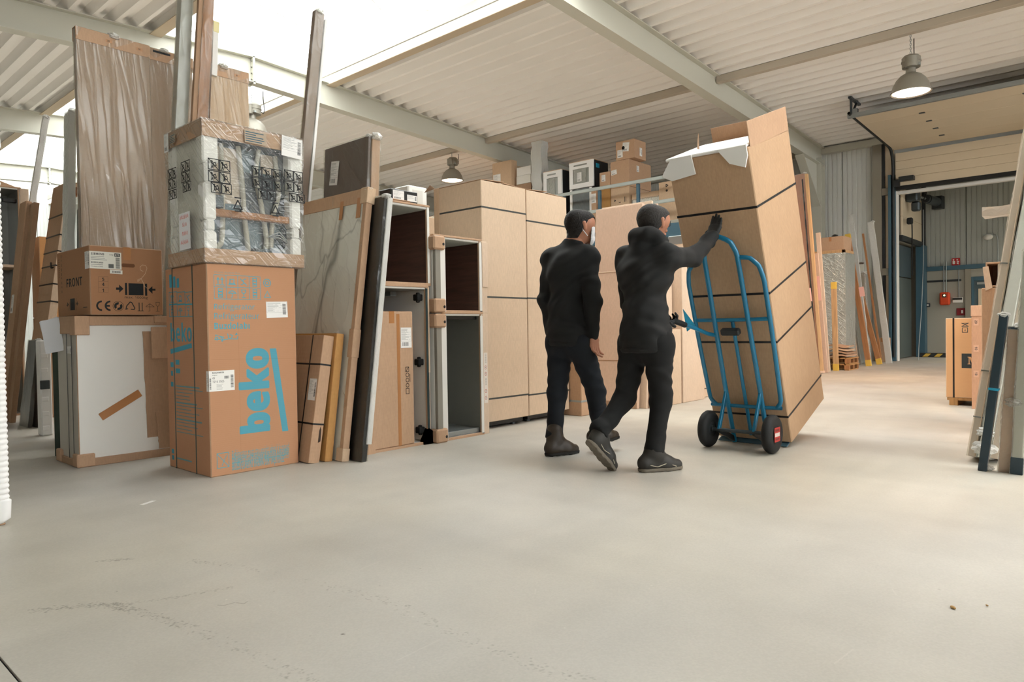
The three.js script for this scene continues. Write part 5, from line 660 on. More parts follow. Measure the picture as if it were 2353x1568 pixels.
// ---------- goods along the far right, by the loading door ----------
{
  // leaning boards: x across the pile, lean lz toward the back row, optional yellow end caps
  const stick = (name, lb, [w, h, d], [x, z], [lx, lz], mat, opt = {}) => flatpack(name, lb, 'board', [w, h, d], [x, 0, z], [lx, lz], mat, opt);
  const yellow = (o, t, h, d, which = 'tb') => { if (which.includes('b')) part(o, 'yellow_end', bar(-t / 2 - 0.003, 0, -d / 2 - 0.003, t / 2 + 0.003, 0.13, d / 2 + 0.003), M.yellow); if (which.includes('t')) part(o, 'yellow_end', bar(-t / 2 - 0.003, h - 0.13, -d / 2 - 0.003, t / 2 + 0.003, h + 0.003, d / 2 + 0.003), M.yellow); };
  stick('wrapped_door_board', 'tall reddish wooden board in film with pale edges and a pink note', [0.05, 3.62, 0.3], [13.0, -4.32], [0, 0.25], M.redwood, { filmMat: M.filmThin, extra: (o, t, h, d) => { part(o, 'pale_edge', bar(-t / 2 - 0.012, 0, -d / 2 - 0.03, t / 2, h, -d / 2), M.cardE); part(o, 'oak_edge', bar(-t / 2 - 0.012, 0, d / 2, t / 2, h - 0.02, d / 2 + 0.05), M.oakB); part(o, 'dark_groove', bar(-t / 2 - 0.004, 0.05, d / 2 - 0.06, -t / 2, h - 0.1, d / 2 - 0.035), M.black); part(o, 'foot', bar(-t / 2 - 0.02, 0, -d / 2 - 0.03, t / 2 + 0.02, 0.04, d / 2 + 0.06), M.cardPink); sticker(o, M.pinkPaper, 0.17, 0.24, [-t / 2 - 0.01, 1.42, 0.02], 'nx', 0.03, 'pink_note'); sticker(o, LB[0], 0.07, 0.16, [-t / 2 - 0.01, 0.38, 0.07], 'nx'); } });
  for (const [x, z, h, w, c, lb] of [[13.35, -4.2, 2.2, 0.04, M.cardPink, 'pinkish narrow board just right of the reddish board'], [13.55, -4.22, 2.6, 0.03, M.cardE, 'pale narrow board, second right of the reddish board'], [13.75, -4.28, 1.5, 0.05, M.greyBoard, 'short grey board left of the yellow-ended post']]) stick('narrow_board', lb, [0.03, h, w + 0.05], [x, z], [0, 0.16], c, { filmMat: c === M.greyBoard ? M.filmThin : null, extra: (o, t, hh, d) => { if (h > 2.1 && h < 2.5) sticker(o, M.pinkPaper, 0.07, 0.45, [-t / 2 - 0.002, 1.55, 0], 'nx', 0, 'pink_note'); } });
  stick('yellow_ended_post', 'upright pale post with yellow ends left of the pallets', [0.06, 1.68, 0.09], [13.95, -4.2], [0, 0.03], M.oakB, { extra: (o, t, h, d) => yellow(o, t, h, d) });
  // foil-wrapped crate with a carton on top
  const c = thing('foil_wrapped_crate', 'tall crate wrapped in glittering film behind the pallet stack', 'crate', [15.0, 0, -4.56]); part(c, 'body', bar(-0.3, 0.02, -0.33, 0.3, 2.34, 0.3, 0.006), std({ color: '#8f8a7d', roughness: 0.6 }));
  part(c, 'wood_frame', merged([bar(-0.31, 0, 0.26, -0.24, 2.36, 0.31), bar(-0.31, 2.28, -0.34, 0.31, 2.36, 0.31), bar(-0.31, 0, -0.34, -0.24, 2.36, -0.28)]), M.oakB); part(c, 'crossbar', bar(-0.305, 1.35, -0.28, -0.298, 1.43, 0.27), M.cardPink); part(c, 'crossbar', bar(-0.305, 0.85, -0.28, -0.298, 0.93, 0.27), M.cardPink); { const g = uvMetres(new THREE.BoxGeometry(0.64, 2.3, 0.66, 2, 10, 10), 0.64, 2.3, 0.66), p = g.attributes.position; for (let i = 0; i < p.count; i++) if (Math.abs(p.getX(i)) > 0.31) p.setX(i, p.getX(i) + Math.sin(p.getY(i) * 21 + p.getZ(i) * 33) * 0.004); g.computeVertexNormals(); part(c, 'film', g, std({ color: '#b4b8b2', metalness: 0.45, roughness: 0.3, bumpMap: crumple, bumpScale: 0.02 }), [0, 1.15, 0]); }
  const tc = carton('storage_carton', 'low brown carton on top of the glittering crate', 'carton', [0.5, 0.28, 0.52], [15.05, 2.363, -4.55], 0, M.cardC); part(tc, 'bag', crumpled(0.06, 9), M.black, [-0.1, 0.3, 0.05]);
  // pallets with crushed cardboard
  const pallet = (lb, x, y, z, turn) => { const p = thing('pallet', lb, 'pallet', [x, y, z], turn); for (let i = 0; i < 5; i++) part(p, 'slat', bar(-0.3, 0.1, -0.24 + i * 0.108, 0.3, 0.118, -0.16 + i * 0.108), M.pine); for (const zz of [-0.21, 0, 0.21]) { for (const xx of [-0.27, 0, 0.27]) part(p, 'block', bar(xx - 0.04, 0.02, zz - 0.045, xx + 0.04, 0.1, zz + 0.045), M.oakA); part(p, 'runner', bar(-0.3, 0, zz - 0.04, 0.3, 0.02, zz + 0.04), M.pine); } return p; };
  pallet('bottom wooden pallet by the foil crate', 14.36, 0, -4.25, 0); pallet('upper wooden pallet by the foil crate', 14.36, 0.12, -4.25, 0.03);
  for (let i = 0; i < 4; i++) { const g = new THREE.BoxGeometry(0.58, 0.03, 0.42, 6, 1, 6), p = g.attributes.position; for (let k = 0; k < p.count; k++) p.setY(k, p.getY(k) + Math.sin(p.getZ(k) * 14 + i) * 0.018); g.computeVertexNormals(); part(thing('crushed_carton', ['lowest', 'second', 'third', 'topmost'][i] + ' flattened carton on the stacked pallets', 'cardboard', [14.36, 0.275 + i * 0.062, -4.25], 0.06 * (i - 1)), 'sheet', g, [M.cardC, M.cardD, M.cardB, M.cardC][i]); }
  // bundle of slim panels and long boards
  for (const [x, z, h, m, lb] of [[15.45, -4.42, 1.22, M.greyBoard, 'front filmed grey panel of the slim bundle'], [15.7, -4.44, 1.2, M.cardPink, 'second filmed panel of the slim bundle'], [15.95, -4.46, 1.2, M.greyBoard, 'rear filmed panel of the slim bundle']]) stick('slim_sheet', lb, [0.03, h, 0.34], [x, z], [0, 0.14], m, { filmMat: M.filmThin });
  stick('long_board', 'long brown board with yellow ends, left of the two brown ones', [0.05, 2.80, 0.10], [15.7, -4.08], [0, 0.40], M.oakA, { extra: (o, t, h, d) => { yellow(o, t, h, d); sticker(o, M.pinkPaper, 0.1, 0.2, [-t / 2 - 0.002, 1.55, 0.1], 'nx', 0, 'pink_note'); } });
  stick('long_board', 'long brown board with one yellow foot, right of the two brown ones', [0.05, 2.1, 0.10], [16.4, -4.05], [0, 0.50], M.oakA, { extra: (o, t, h, d) => yellow(o, t, h, d, 'b') });
  stick('long_board', 'tallest grey filmed board behind the yellow-ended boards', [0.05, 3.25, 0.07], [16.2, -4.2], [0, 0.35], M.greyBoard, { filmMat: M.filmMilk });
  stick('long_board', 'pale grey filmed board nearest the loading door', [0.06, 3.15, 0.11], [16.9, -3.98], [0, 0.36], std({ color: '#b9b4a8' }), { filmMat: M.filmMilk });
  stick('long_board', 'thin dark strip leaning left of the pale grey board', [0.03, 2.9, 0.04], [16.75, -4.1], [0, 0.36], M.oakA);
  stick('white_sheet', 'white panel standing behind the leaning boards', [0.03, 2.25, 0.36], [16.85, -4.62], [0, 0.03], M.white, { filmMat: M.filmThin, extra: (o, t, h, d) => part(o, 'dark_rim', bar(-t / 2 - 0.004, h - 0.04, -d / 2, t / 2, h, d / 2), std({ color: '#4d342c' })) });
  stick('wrapped_roll', 'crumpled film-wrapped bundle between the leaning boards', [0.1, 2.0, 0.1], [16.6, -4.32], [0, 0.12], std({ color: '#9c968a' }), { filmMat: M.filmC });
  carton('storage_carton', 'small printed carton at the foot of the door jamb', 'carton', [0.3, 0.55, 0.22], [17.6, 0, -4.26], 0, M.cardC);
}
// ---------- pile at the right edge ----------
{
  const mface = ctex(512, 700, (g) => { kraftFill(g, 512, 700, '#dcac7c'); g.fillStyle = g.strokeStyle = '#343a3a'; g.fillRect(118, 310, 180, 130); g.fillStyle = '#dcac7c'; g.font = 'bold 92px serif'; g.fillText('M', 160, 405); g.fillStyle = '#343a3a'; g.lineWidth = 5; g.strokeRect(124, 82, 40, 40); g.font = '26px sans-serif'; g.fillText('4', 137, 112); g.beginPath(); g.moveTo(118, 40); g.lineTo(172, 70); g.moveTo(172, 40); g.lineTo(118, 70); g.moveTo(122, 42); g.lineTo(168, 42); g.moveTo(122, 70); g.lineTo(168, 70); g.stroke(); g.lineWidth = 4; g.beginPath(); g.moveTo(300, 222); g.lineTo(215, 222); g.lineTo(208, 290); g.lineTo(300, 290); g.stroke(); });
  const t = carton('large_carton', 'pale carton with a dark square letter mark, standing on a slatted base', 'carton', [0.6, 0.85, 0.62], [9.0, 0.085, -1.19], 0, M.cardA, { faces: { nx: std({ map: mface, bumpMap: flute, bumpScale: 0.0003 }) }, tape: false }); strap(t, 0.6, 0.85, 0.62, 'x', -0.245, M.strap, 0.016);
  for (const z of [-0.28, -0.05, 0.2]) part(t, 'base_slat', bar(-0.3, -0.085, z, 0.3, -0.002, z + 0.08), M.pine); part(t, 'base_board', bar(-0.295, -0.03, -0.3, -0.25, -0.001, 0.3), M.pine);
  const r = flatpack('edge_guard_pack', 'pinkish cardboard pack with ruler numbers behind the wrapped strips', 'carton', [0.24, 1.05, 0.3], [8.57, 0, -1.079], [0, 0], card('#cfa080'), {}); part(r, 'cap', bar(-0.125, 0.95, -0.155, 0.125, 1.06, 0.155), card('#d9ad8e')); for (const [s, y] of [['20', 0.89], ['10', 0.62], ['10', 0.36]]) { const tx = ctex(96, 64, (g) => { g.fillStyle = '#cfa184'; g.fillRect(0, 0, 96, 64); g.fillStyle = '#333'; g.font = 'bold 44px sans-serif'; g.fillText(s, 22, 48); }); const p = sticker(r, tx, 0.07, 0.045, [-0.122, y, -0.11], 'nx', -PI / 2, 'printed_number'); }
  // boards lean toward +z against the pile behind them; thickness in z, broad side in x
  const lean = (name, lb, [w, h, d], [x, z], lz, mat, opt = {}) => flatpack(name, lb, opt.cat || 'board', [w, h, d], [x, opt.y || 0, z], [opt.lx || 0, -lz], mat, opt);
  const pinkBoard = std({ color: '#e8d9cc', roughness: 0.5 }), whiteFoil = std({ color: '#eef0ec', roughness: 0.4 });
  lean('wrapped_strip', 'pale pinkish strip in film, leftmost of the pile at the right edge', [0.5, 3.3, 0.045], [5.5, -0.765], 0.42, pinkBoard, { cat: 'plank', lx: 0.5, filmMat: M.filmClear, extra: (o, t, h, d) => { for (const y of [0.25, 0.55, 1.25]) strap(o, t, h, d, 'h', y, M.greyBoard, 0.008, 0.006); part(o, 'groove_strip', bar(-t / 2 - 0.008, 0, d / 2 - 0.008, -t / 2, h, d / 2 - 0.003), M.cardE); } });
  lean('wrapped_strip', 'white foil-wrapped strip second in the pile at the right edge', [0.5, 3.2, 0.06], [5.46, -0.70], 0.42, whiteFoil, { cat: 'plank', lx: 0.5, filmMat: M.filmC, extra: (o, t, h, d) => { part(o, 'crumpled_end', crumpled(0.07, 5), M.filmMilk, [-t / 2, 0.06, 0]); part(o, 'crumpled_end', crumpled(0.05, 6), M.filmMilk, [-t / 2, 0.16, -0.01]); } });
  lean('wrapped_strip', 'pinkish wood-edged strip third in the pile at the right edge', [0.5, 3.1, 0.045], [5.48, -0.645], 0.41, pinkBoard, { cat: 'plank', lx: 0.5, filmMat: M.filmClear });
  lean('navy_board', 'narrow dark blue board with frayed film leaning on the wrapped strips', [0.05, 0.94, 0.045], [4.99, -0.672], 0.11, M.navy, { extra: (o, t, h, d) => { part(o, 'film_shred', crumpled(0.03, 11), M.filmMilk, [0, h, 0]); part(o, 'film_shred', crumpled(0.025, 12), M.filmMilk, [0.02, 0.02, 0.03]); part(o, 'blue_tape', bar(-t / 2 - 0.004, 0.49, -d / 2 - 0.004, t / 2 + 0.004, 0.505, d / 2 + 0.004), M.teal); } });
  lean('wrapped_flat_pack', 'brown cardboard pack in cloudy film beside the dark blue board', [0.06, 0.86, 0.075], [5.03, -0.558], 0.05, M.cardC, { cat: 'parcel', filmMat: M.filmC, extra: (o, t, h, d) => part(o, 'dark_cap', bar(-t / 2 - 0.003, h - 0.012, -d / 2, t / 2, h + 0.004, d / 2), M.navy) });
  lean('wrapped_stone', 'cloudy film-wrapped slab with a dark foot at the right edge of the pile', [0.06, 1.3, 0.05], [5.0, -0.505], 0.06, std({ color: '#a8a79c' }), { cat: 'board', filmMat: M.filmC, extra: (o, t, h, d) => { part(o, 'dark_foot', bar(-t / 2 - 0.006, 0, -d / 2 - 0.006, t / 2, 0.1, d / 2 + 0.006), M.navy); part(o, 'film_bulge', crumpled(0.045, 14), M.filmC, [-0.01, 0.42, -0.03]); } });
  const big = carton('large_carton', 'big brown carton leaning behind the pile at the right edge', 'carton', [0.5, 0.75, 0.5], [6.1, 0, -0.28], 0, M.cardC);
  carton('large_carton', 'torn brown carton high behind the wrapped strips at the right edge', 'carton', [0.7, 0.75, 0.4], [6.9, 1.0, -0.44], 0, M.cardB); carton('film_parcel', 'pinkish film-wrapped parcel between the brown cartons at the right edge', 'parcel', [0.5, 0.2, 0.3], [6.75, 0.79, -0.46], 0, pinkBoard, { tape: false }); part(scene.children[scene.children.length - 1], 'film', new THREE.BoxGeometry(0.52, 0.21, 0.32, 4, 3, 4), M.filmH, [0, 0.1, 0]); carton('storage_carton', 'plain carton carrying the film-wrapped parcel at the right edge', 'carton', [0.7, 0.785, 0.4], [6.85, 0, -0.44], 0, M.cardD);
  const oc = thing('open_box', 'small white-lined box with a torn side above the pile', 'box', [7.1, 1.18, -0.78]); part(oc, 'frame', merged([bar(-0.15, 0, -0.13, 0.15, 0.012, 0.13), bar(-0.15, 0.19, -0.13, 0.15, 0.205, 0.13), bar(-0.15, 0, -0.13, 0.15, 0.2, -0.118)]), M.cardC); part(oc, 'lining', bar(-0.13, 0.012, -0.05, 0.14, 0.19, 0.12), M.white); part(oc, 'back', bar(0.138, 0.012, -0.118, 0.15, 0.19, 0.12), M.cardC); part(oc, 'torn_flap', extr([[0, 0], [0.05, 0.02], [0.04, 0.2], [0.0, 0.2]], 0.004), M.cardE, [-0.15, -0.03, -0.13], [0, -PI / 2, 0.1]);
  carton('storage_carton', 'tall carton in the pile holding up the small open box', 'carton', [0.4, 1.175, 0.3], [7.15, 0, -0.79], 0, M.cardC);
  const pe = thing('wrapped_plank_end', 'film-wrapped plank end jutting out from the pile at head height', 'plank', [6.1, 1.66, -0.80]); part(pe, 'plank', bar(-0.06, 0, 0.0, 0.06, 0.05, 0.6), M.oakB); { const g = uvMetres(new THREE.BoxGeometry(0.14, 0.066, 0.62, 4, 2, 12), 0.14, 0.066, 0.62), p = g.attributes.position; for (let i = 0; i < p.count; i++) p.setY(i, p.getY(i) + Math.sin(p.getX(i) * 20 + p.getZ(i) * 30) * 0.004); g.computeVertexNormals(); part(pe, 'film', g, M.filmMilk, [0, 0.026, 0.3]); } 
}
// ---------- fittings on the lobby wall ----------
{
  const XF = 20.55;
  const sg = thing('fire_sign', 'red square fire safety sign on the ribbed lobby wall', 'sign', [XF - 0.02, 2.31, -3.31]); part(sg, 'plate', bar(-0.004, 0, -0.09, 0.004, 0.18, 0.09), M.red); part(sg, 'white_symbol', merged([bar(-0.006, 0.03, -0.07, -0.004, 0.11, -0.015), bar(-0.006, 0.12, -0.065, -0.004, 0.155, -0.035), bar(-0.006, 0.03, 0.02, -0.004, 0.07, 0.06), bar(-0.006, 0.085, 0.02, -0.004, 0.105, 0.07), bar(-0.006, 0.12, 0.015, -0.004, 0.15, 0.045)]), M.paper).userData.kind = 'stuff';
  const ob = thing('alarm_box', 'orange alarm box with a small lit lamp on the lobby wall', 'alarm', [XF - 0.08, 1.32, -3.54]); part(ob, 'housing', bar(-0.07, 0, -0.11, 0.07, 0.32, 0.11, 0.025), M.orange); part(ob, 'window', bar(-0.08, 0.19, -0.045, -0.069, 0.28, 0.045, 0.008), M.darkSteel); part(ob, 'lamp_lens', new THREE.SphereGeometry(0.022, 12, 8), std({ color: '#fff8c8', emissive: '#fff2b0', emissiveIntensity: 2 }), [-0.083, 0.24, 0]); for (const z of [-0.025, 0.025]) part(ob, 'conduit', rod([0.02, 0.32, z], [0.02, 1.1, z], 0.012), M.galv);
  const th = thing('thermostat', 'pale thermostat with a dark display on the lobby wall', 'thermostat', [XF - 0.03, 1.37, -3.27]); part(th, 'case', bar(-0.03, 0, -0.11, 0.03, 0.13, 0.11, 0.008), M.white); part(th, 'display', bar(-0.033, 0.07, -0.11, -0.029, 0.12, 0.1), M.black); part(th, 'conduit', rod([0, 0.13, 0.02], [0, 0.95, 0.02], 0.009), M.galv);
  const fs = thing('extinguisher_sign', 'dark red hose sign under the thermostat', 'sign', [XF - 0.02, 1.05, -3.21]); part(fs, 'plate', bar(-0.004, 0, -0.09, 0.004, 0.18, 0.09), std({ color: '#7d1b22' })); part(fs, 'symbol', bar(-0.006, 0.05, 0.01, -0.004, 0.13, 0.05), M.paper);
  const el = thing('bulkhead_lamp', 'small unlit bulkhead lamp on a conduit on the lobby wall', 'lamp', [XF - 0.05, 2.95, -2.63]); part(el, 'body', new THREE.SphereGeometry(0.1, 16, 10).scale(0.9, 0.7, 1), M.white); part(el, 'bracket', bar(0, 0.0, -0.1, 0.06, 0.08, 0.1), M.galv); part(el, 'conduit', tube([[0.02, 0.03, 0.08], [0.02, 0.04, 0.16], [0.02, -0.1, 0.19], [0.02, -0.65, 0.19]], 0.015, 6), M.galv);
  const d = struct('door_2', 'grey-blue framed lobby door with a pale pane'); part(d, 'frame', merged([bar(XF - 0.03, 0, -2.985, XF + 0.02, 2.0, -2.93), bar(XF - 0.03, 1.9, -2.93, XF + 0.02, 2.0, -1.9), bar(XF - 0.03, 0, -2.02, XF + 0.02, 2.0, -1.9)]), M.blueSteel); part(d, 'leaf', bar(XF - 0.01, 0, -2.93, XF + 0.02, 1.9, -2.02), std({ color: '#4c6068', roughness: 0.4 })); part(d, 'pane', bar(XF - 0.025, 0.95, -2.84, XF - 0.008, 1.7, -2.12), M.cream); part(d, 'pane_bar', bar(XF - 0.03, 1.22, -2.84, XF - 0.024, 1.24, -2.12), M.steel); part(d, 'closer', bar(XF - 0.07, 1.8, -2.86, XF - 0.02, 1.86, -2.6), M.galv); part(d, 'post', bar(XF - 0.06, 0, -3.11, XF + 0.02, 2.2, -2.99), M.post);
  const sw = thing('switch_box', 'small grey switch box beside the lobby post', 'switch', [XF - 0.06, 1.28, -3.92]); part(sw, 'case', bar(-0.02, 0, -0.05, 0.02, 0.1, 0.05, 0.01), M.steel); part(sw, 'rocker', bar(-0.026, 0.03, -0.02, -0.02, 0.07, 0.02), M.white);
  lampAt(19.4, 4.3, 0.6, 5.352, 'bell lamp in the lobby, hidden right of the door opening', 85, [1, 0.93, 0.84]);
}
// small litter on the floor
part(thing('paper_scrap', 'small white paper scrap lying on the floor by the fridge carton', 'paper', [1.46, 0, -3.92], 0.5), 'scrap', bar(-0.045, 0, -0.012, 0.045, 0.001, 0.012, 0.0003), M.paper);
for (const [x, z, lb] of [[2.527, -0.419, 'curled dry leaf on the floor at the lower right'], [2.612, -0.341, 'tiny brown crumb right of the dry leaf']]) { const g = new THREE.SphereGeometry(lb[0] === 'c' ? 0.012 : 0.006, 10, 6); g.scale(1, 0.35, 0.55); part(thing('dry_leaf', lb, 'leaf', [x, 0.004, z], 0.7), 'leaf', g, std({ color: '#a98550' })); }
// ---------- hand truck with its load ----------
{
  const O = [4.8, 0, -2.14], tl = 20 * PI / 180, cs = Math.cos(tl), sn = Math.sin(tl), CX = 5.125, CY = 0.034;
  const TP = (o, s, z) => [CX - o * cs - s * sn - O[0], CY - o * sn + s * cs, z - O[2]];   // o out of the load's face, s up along it
  const frameM = new THREE.Matrix4().makeBasis(V(-cs, -sn, 0), V(-sn, cs, 0), V(0, 0, 1)).setPosition(CX - O[0], CY, -O[2]);
  // box by (o, s, z) ranges; makeBasis above mirrors nothing: (-cs,-sn,0) x (-sn,cs,0) points to -z, so swap o's sign to keep faces outward
  const tb = (o0, s0, z0, o1, s1, z1, b = 0.003) => { const g = bar(-o1, s0, z0, -o0, s1, z1, b); g.applyMatrix4(new THREE.Matrix4().makeRotationZ(tl).setPosition(CX - O[0], CY, -O[2])); return g; };
  const t = thing('hand_truck', 'blue tubular hand truck on two black wheels, tilted back under the big carton', 'hand truck', O);
  const R = 0.016, pipe = (name, pts, r = R, n) => part(t, name, tube(pts.map((p) => TP(...p)), r, 8, n || pts.length * 8), M.blue);
  pipe('outer_loop', [[0.05, 0.3, -2.36], [0.05, 0.36, -2.40], [0.05, 0.8, -2.41], [0.05, 1.25, -2.41], [0.05, 1.36, -2.39], [0.05, 1.42, -2.33], [0.05, 1.43, -2.26]], R, 50); pipe('outer_loop', [[0.05, 0.3, -1.90], [0.05, 0.36, -1.865], [0.05, 0.8, -1.855], [0.05, 1.25, -1.855], [0.05, 1.36, -1.875], [0.05, 1.42, -1.93], [0.05, 1.43, -2.0]], R, 50);
  pipe('main_frame', [[0.06, 0.0, -2.26], [0.06, 0.5, -2.26], [0.06, 1.0, -2.255], [0.06, 1.45, -2.25], [0.07, 1.55, -2.22], [0.075, 1.60, -2.13], [0.07, 1.55, -2.04], [0.06, 1.45, -2.01], [0.06, 1.0, -2.005], [0.06, 0.5, -2.0], [0.06, 0.0, -2.0]], 0.018, 90);
  pipe('middle_rail', [[0.04, 0.06, -2.13], [0.04, 0.5, -2.13], [0.04, 0.96, -2.13]], 0.014); for (const s of [0.3, 0.98]) pipe('cross_bar', [[0.05, s, -2.40], [0.055, s, -2.26], [0.055, s, -2.13], [0.055, s, -2.0], [0.05, s, -1.865]], 0.014);
  pipe('handle', [[0.05, 0.86, -2.26], [0.12, 0.9, -2.29], [0.26, 1.0, -2.32], [0.36, 1.065, -2.34]], 0.015); part(t, 'grip', tube([[0.34, 1.05, -2.337], [0.40, 1.09, -2.345], [0.46, 1.125, -2.352]].map((p) => TP(...p)), 0.02, 10, 12), M.rubber);
  part(t, 'latch', tb(0.075, 0.88, -2.2, 0.12, 0.93, -2.06, 0.01), M.darkSteel); part(t, 'gusset', extr([[0, 0], [0.13, 0], [0, 0.17]], 0.004).applyMatrix4(new THREE.Matrix4().makeRotationZ(tl)), M.teal, TP(0.2, 0.95, -2.41));
  part(t, 'toe_plate', tb(-0.3, -0.012, -2.4, 0.05, -0.004, -1.87), M.blueSteel);
  for (const z of [-2.26, -2.0]) { part(t, 'axle_bracket', beamBar(TP(0.06, 0.42, z), [0, 0.135, z - O[2]], 0.03, 0.02), M.blue); part(t, 'axle_bracket', beamBar(TP(0.06, 0.02, z), [0, 0.135, z - O[2]], 0.04, 0.02), M.darkSteel); }
  part(t, 'axle', rod([0, 0.135, -2.33 - O[2]], [0, 0.135, -1.87 - O[2]], 0.014, 10), M.steel);
  const tyre = new THREE.LatheGeometry([[0.055, -0.03], [0.1, -0.036], [0.122, -0.03], [0.135, -0.012], [0.135, 0.012], [0.122, 0.03], [0.1, 0.036], [0.055, 0.03]].map((p) => new THREE.Vector2(...p)), 40).rotateX(PI / 2);
  for (const [z, s] of [[-2.34, -1], [-1.87, 1]]) { const w = new THREE.Group(); w.name = 'wheel'; w.position.set(0, 0.136, z - O[2]); t.add(w); part(w, 'tyre', tyre, M.rubber); part(w, 'rim', mergeGeometries([new THREE.CylinderGeometry(0.06, 0.06, 0.05, 24).rotateX(PI / 2), new THREE.CylinderGeometry(0.024, 0.024, 0.075, 16).rotateX(PI / 2)]), s > 0 ? std({ color: '#3a3f42' }) : M.darkSteel); if (s > 0) { const st = ctex(128, 128, (g) => { g.fillStyle = '#b3372f'; g.fillRect(0, 0, 128, 128); g.fillStyle = '#d8cbc4'; g.fillRect(10, 48, 108, 34); g.fillStyle = '#7d2a26'; g.fillRect(18, 14, 92, 22); g.fillRect(18, 94, 92, 18); }); part(w, 'hub_sticker', new THREE.PlaneGeometry(0.1, 0.1), std({ map: st }), [0, 0, 0.0378]); } }
  // the load
  const c = thing('loaded_carton', 'huge open brown carton tilted on the blue hand truck, torn white foam on top', 'carton', [5.3, 0, -2.14]), dx = 5.3 - O[0], W0 = -2.43, W1 = -1.85, D = 0.76, Hh = 2.14;
  const put = (g) => g.translate(-dx, 0, 0);
  const bt = (...a) => put(tb(...a));
  part(c, 'body', (() => { const g = cbox(D, Hh, W1 - W0, 0.006); g.translate(D / 2, 0, (W0 + W1) / 2); g.applyMatrix4(new THREE.Matrix4().makeRotationZ(tl).setPosition(CX - O[0], CY, -O[2])); return put(plain(g)); })(), card('#cbaa89'));
  part(c, 'top_flap', bt(-D, Hh - 0.01, W1 - 0.006, -0.04, Hh + 0.16, W1), M.cardC); part(c, 'top_flap', bt(-D - 0.006, Hh, W0, -D, Hh + 0.12, W1 - 0.02), M.cardC);
  const foamS = phys({ color: '#f3f2ee', roughness: 0.8 });
  part(c, 'foam_sheet', bt(-0.6, Hh + 0.001, W0 - 0.01, 0.012, Hh + 0.022, W1 - 0.012, 0.008), foamS);
  const flapM = (pts, s, z) => { const g = extr(pts, 0.008, 0.002); g.rotateY(-PI / 2); g.applyMatrix4(new THREE.Matrix4().makeRotationZ(tl).setPosition(CX - O[0], CY, -O[2])); return g; };
  const drop = (pts) => { const g = extr(pts.map(([z, s]) => [z, s]), 0.008, 0.002).rotateY(-PI / 2).translate(-0.012, 0, 0); g.applyMatrix4(new THREE.Matrix4().makeRotationZ(tl).setPosition(CX - O[0], CY, -O[2])); return put(g); };
  part(c, 'foam_flap', drop([[W0 - 0.05, Hh - 0.09], [W0 + 0.02, Hh - 0.13], [W0 + 0.2, Hh - 0.11], [W0 + 0.19, Hh + 0.02], [W0 + 0.04, Hh + 0.02]]), foamS); part(c, 'foam_flap', drop([[W1 - 0.2, Hh + 0.02], [W1 - 0.13, Hh - 0.08], [W1 - 0.03, Hh - 0.12], [W1 - 0.005, Hh - 0.05], [W1 - 0.005, Hh + 0.02]]), foamS);
  part(c, 'torn_flap', put(extr([[0, 0], [0.1, 0], [0.06, 0.09], [0.02, 0.12]], 0.004).rotateY(0.6).translate(...TP(-0.3, Hh + 0.02, W0 + 0.1))), M.cardC);
  for (const s of [0.2, 0.78, 1.14, 1.74]) { const q = []; for (const g of [bar(0, s, W0 - 0.002, D, s + 0.016, W0), bar(0, s, W1, D, s + 0.016, W1 + 0.002), bar(-0.002, s, W0 - 0.002, 0, s + 0.016, W1 + 0.002), bar(D, s, W0 - 0.002, D + 0.002, s + 0.016, W1 + 0.002)]) q.push(g.applyMatrix4(new THREE.Matrix4().makeRotationZ(tl).setPosition(CX - O[0], CY, -O[2]))); part(c, 'strap', put(merged(q)), M.strap); }
}
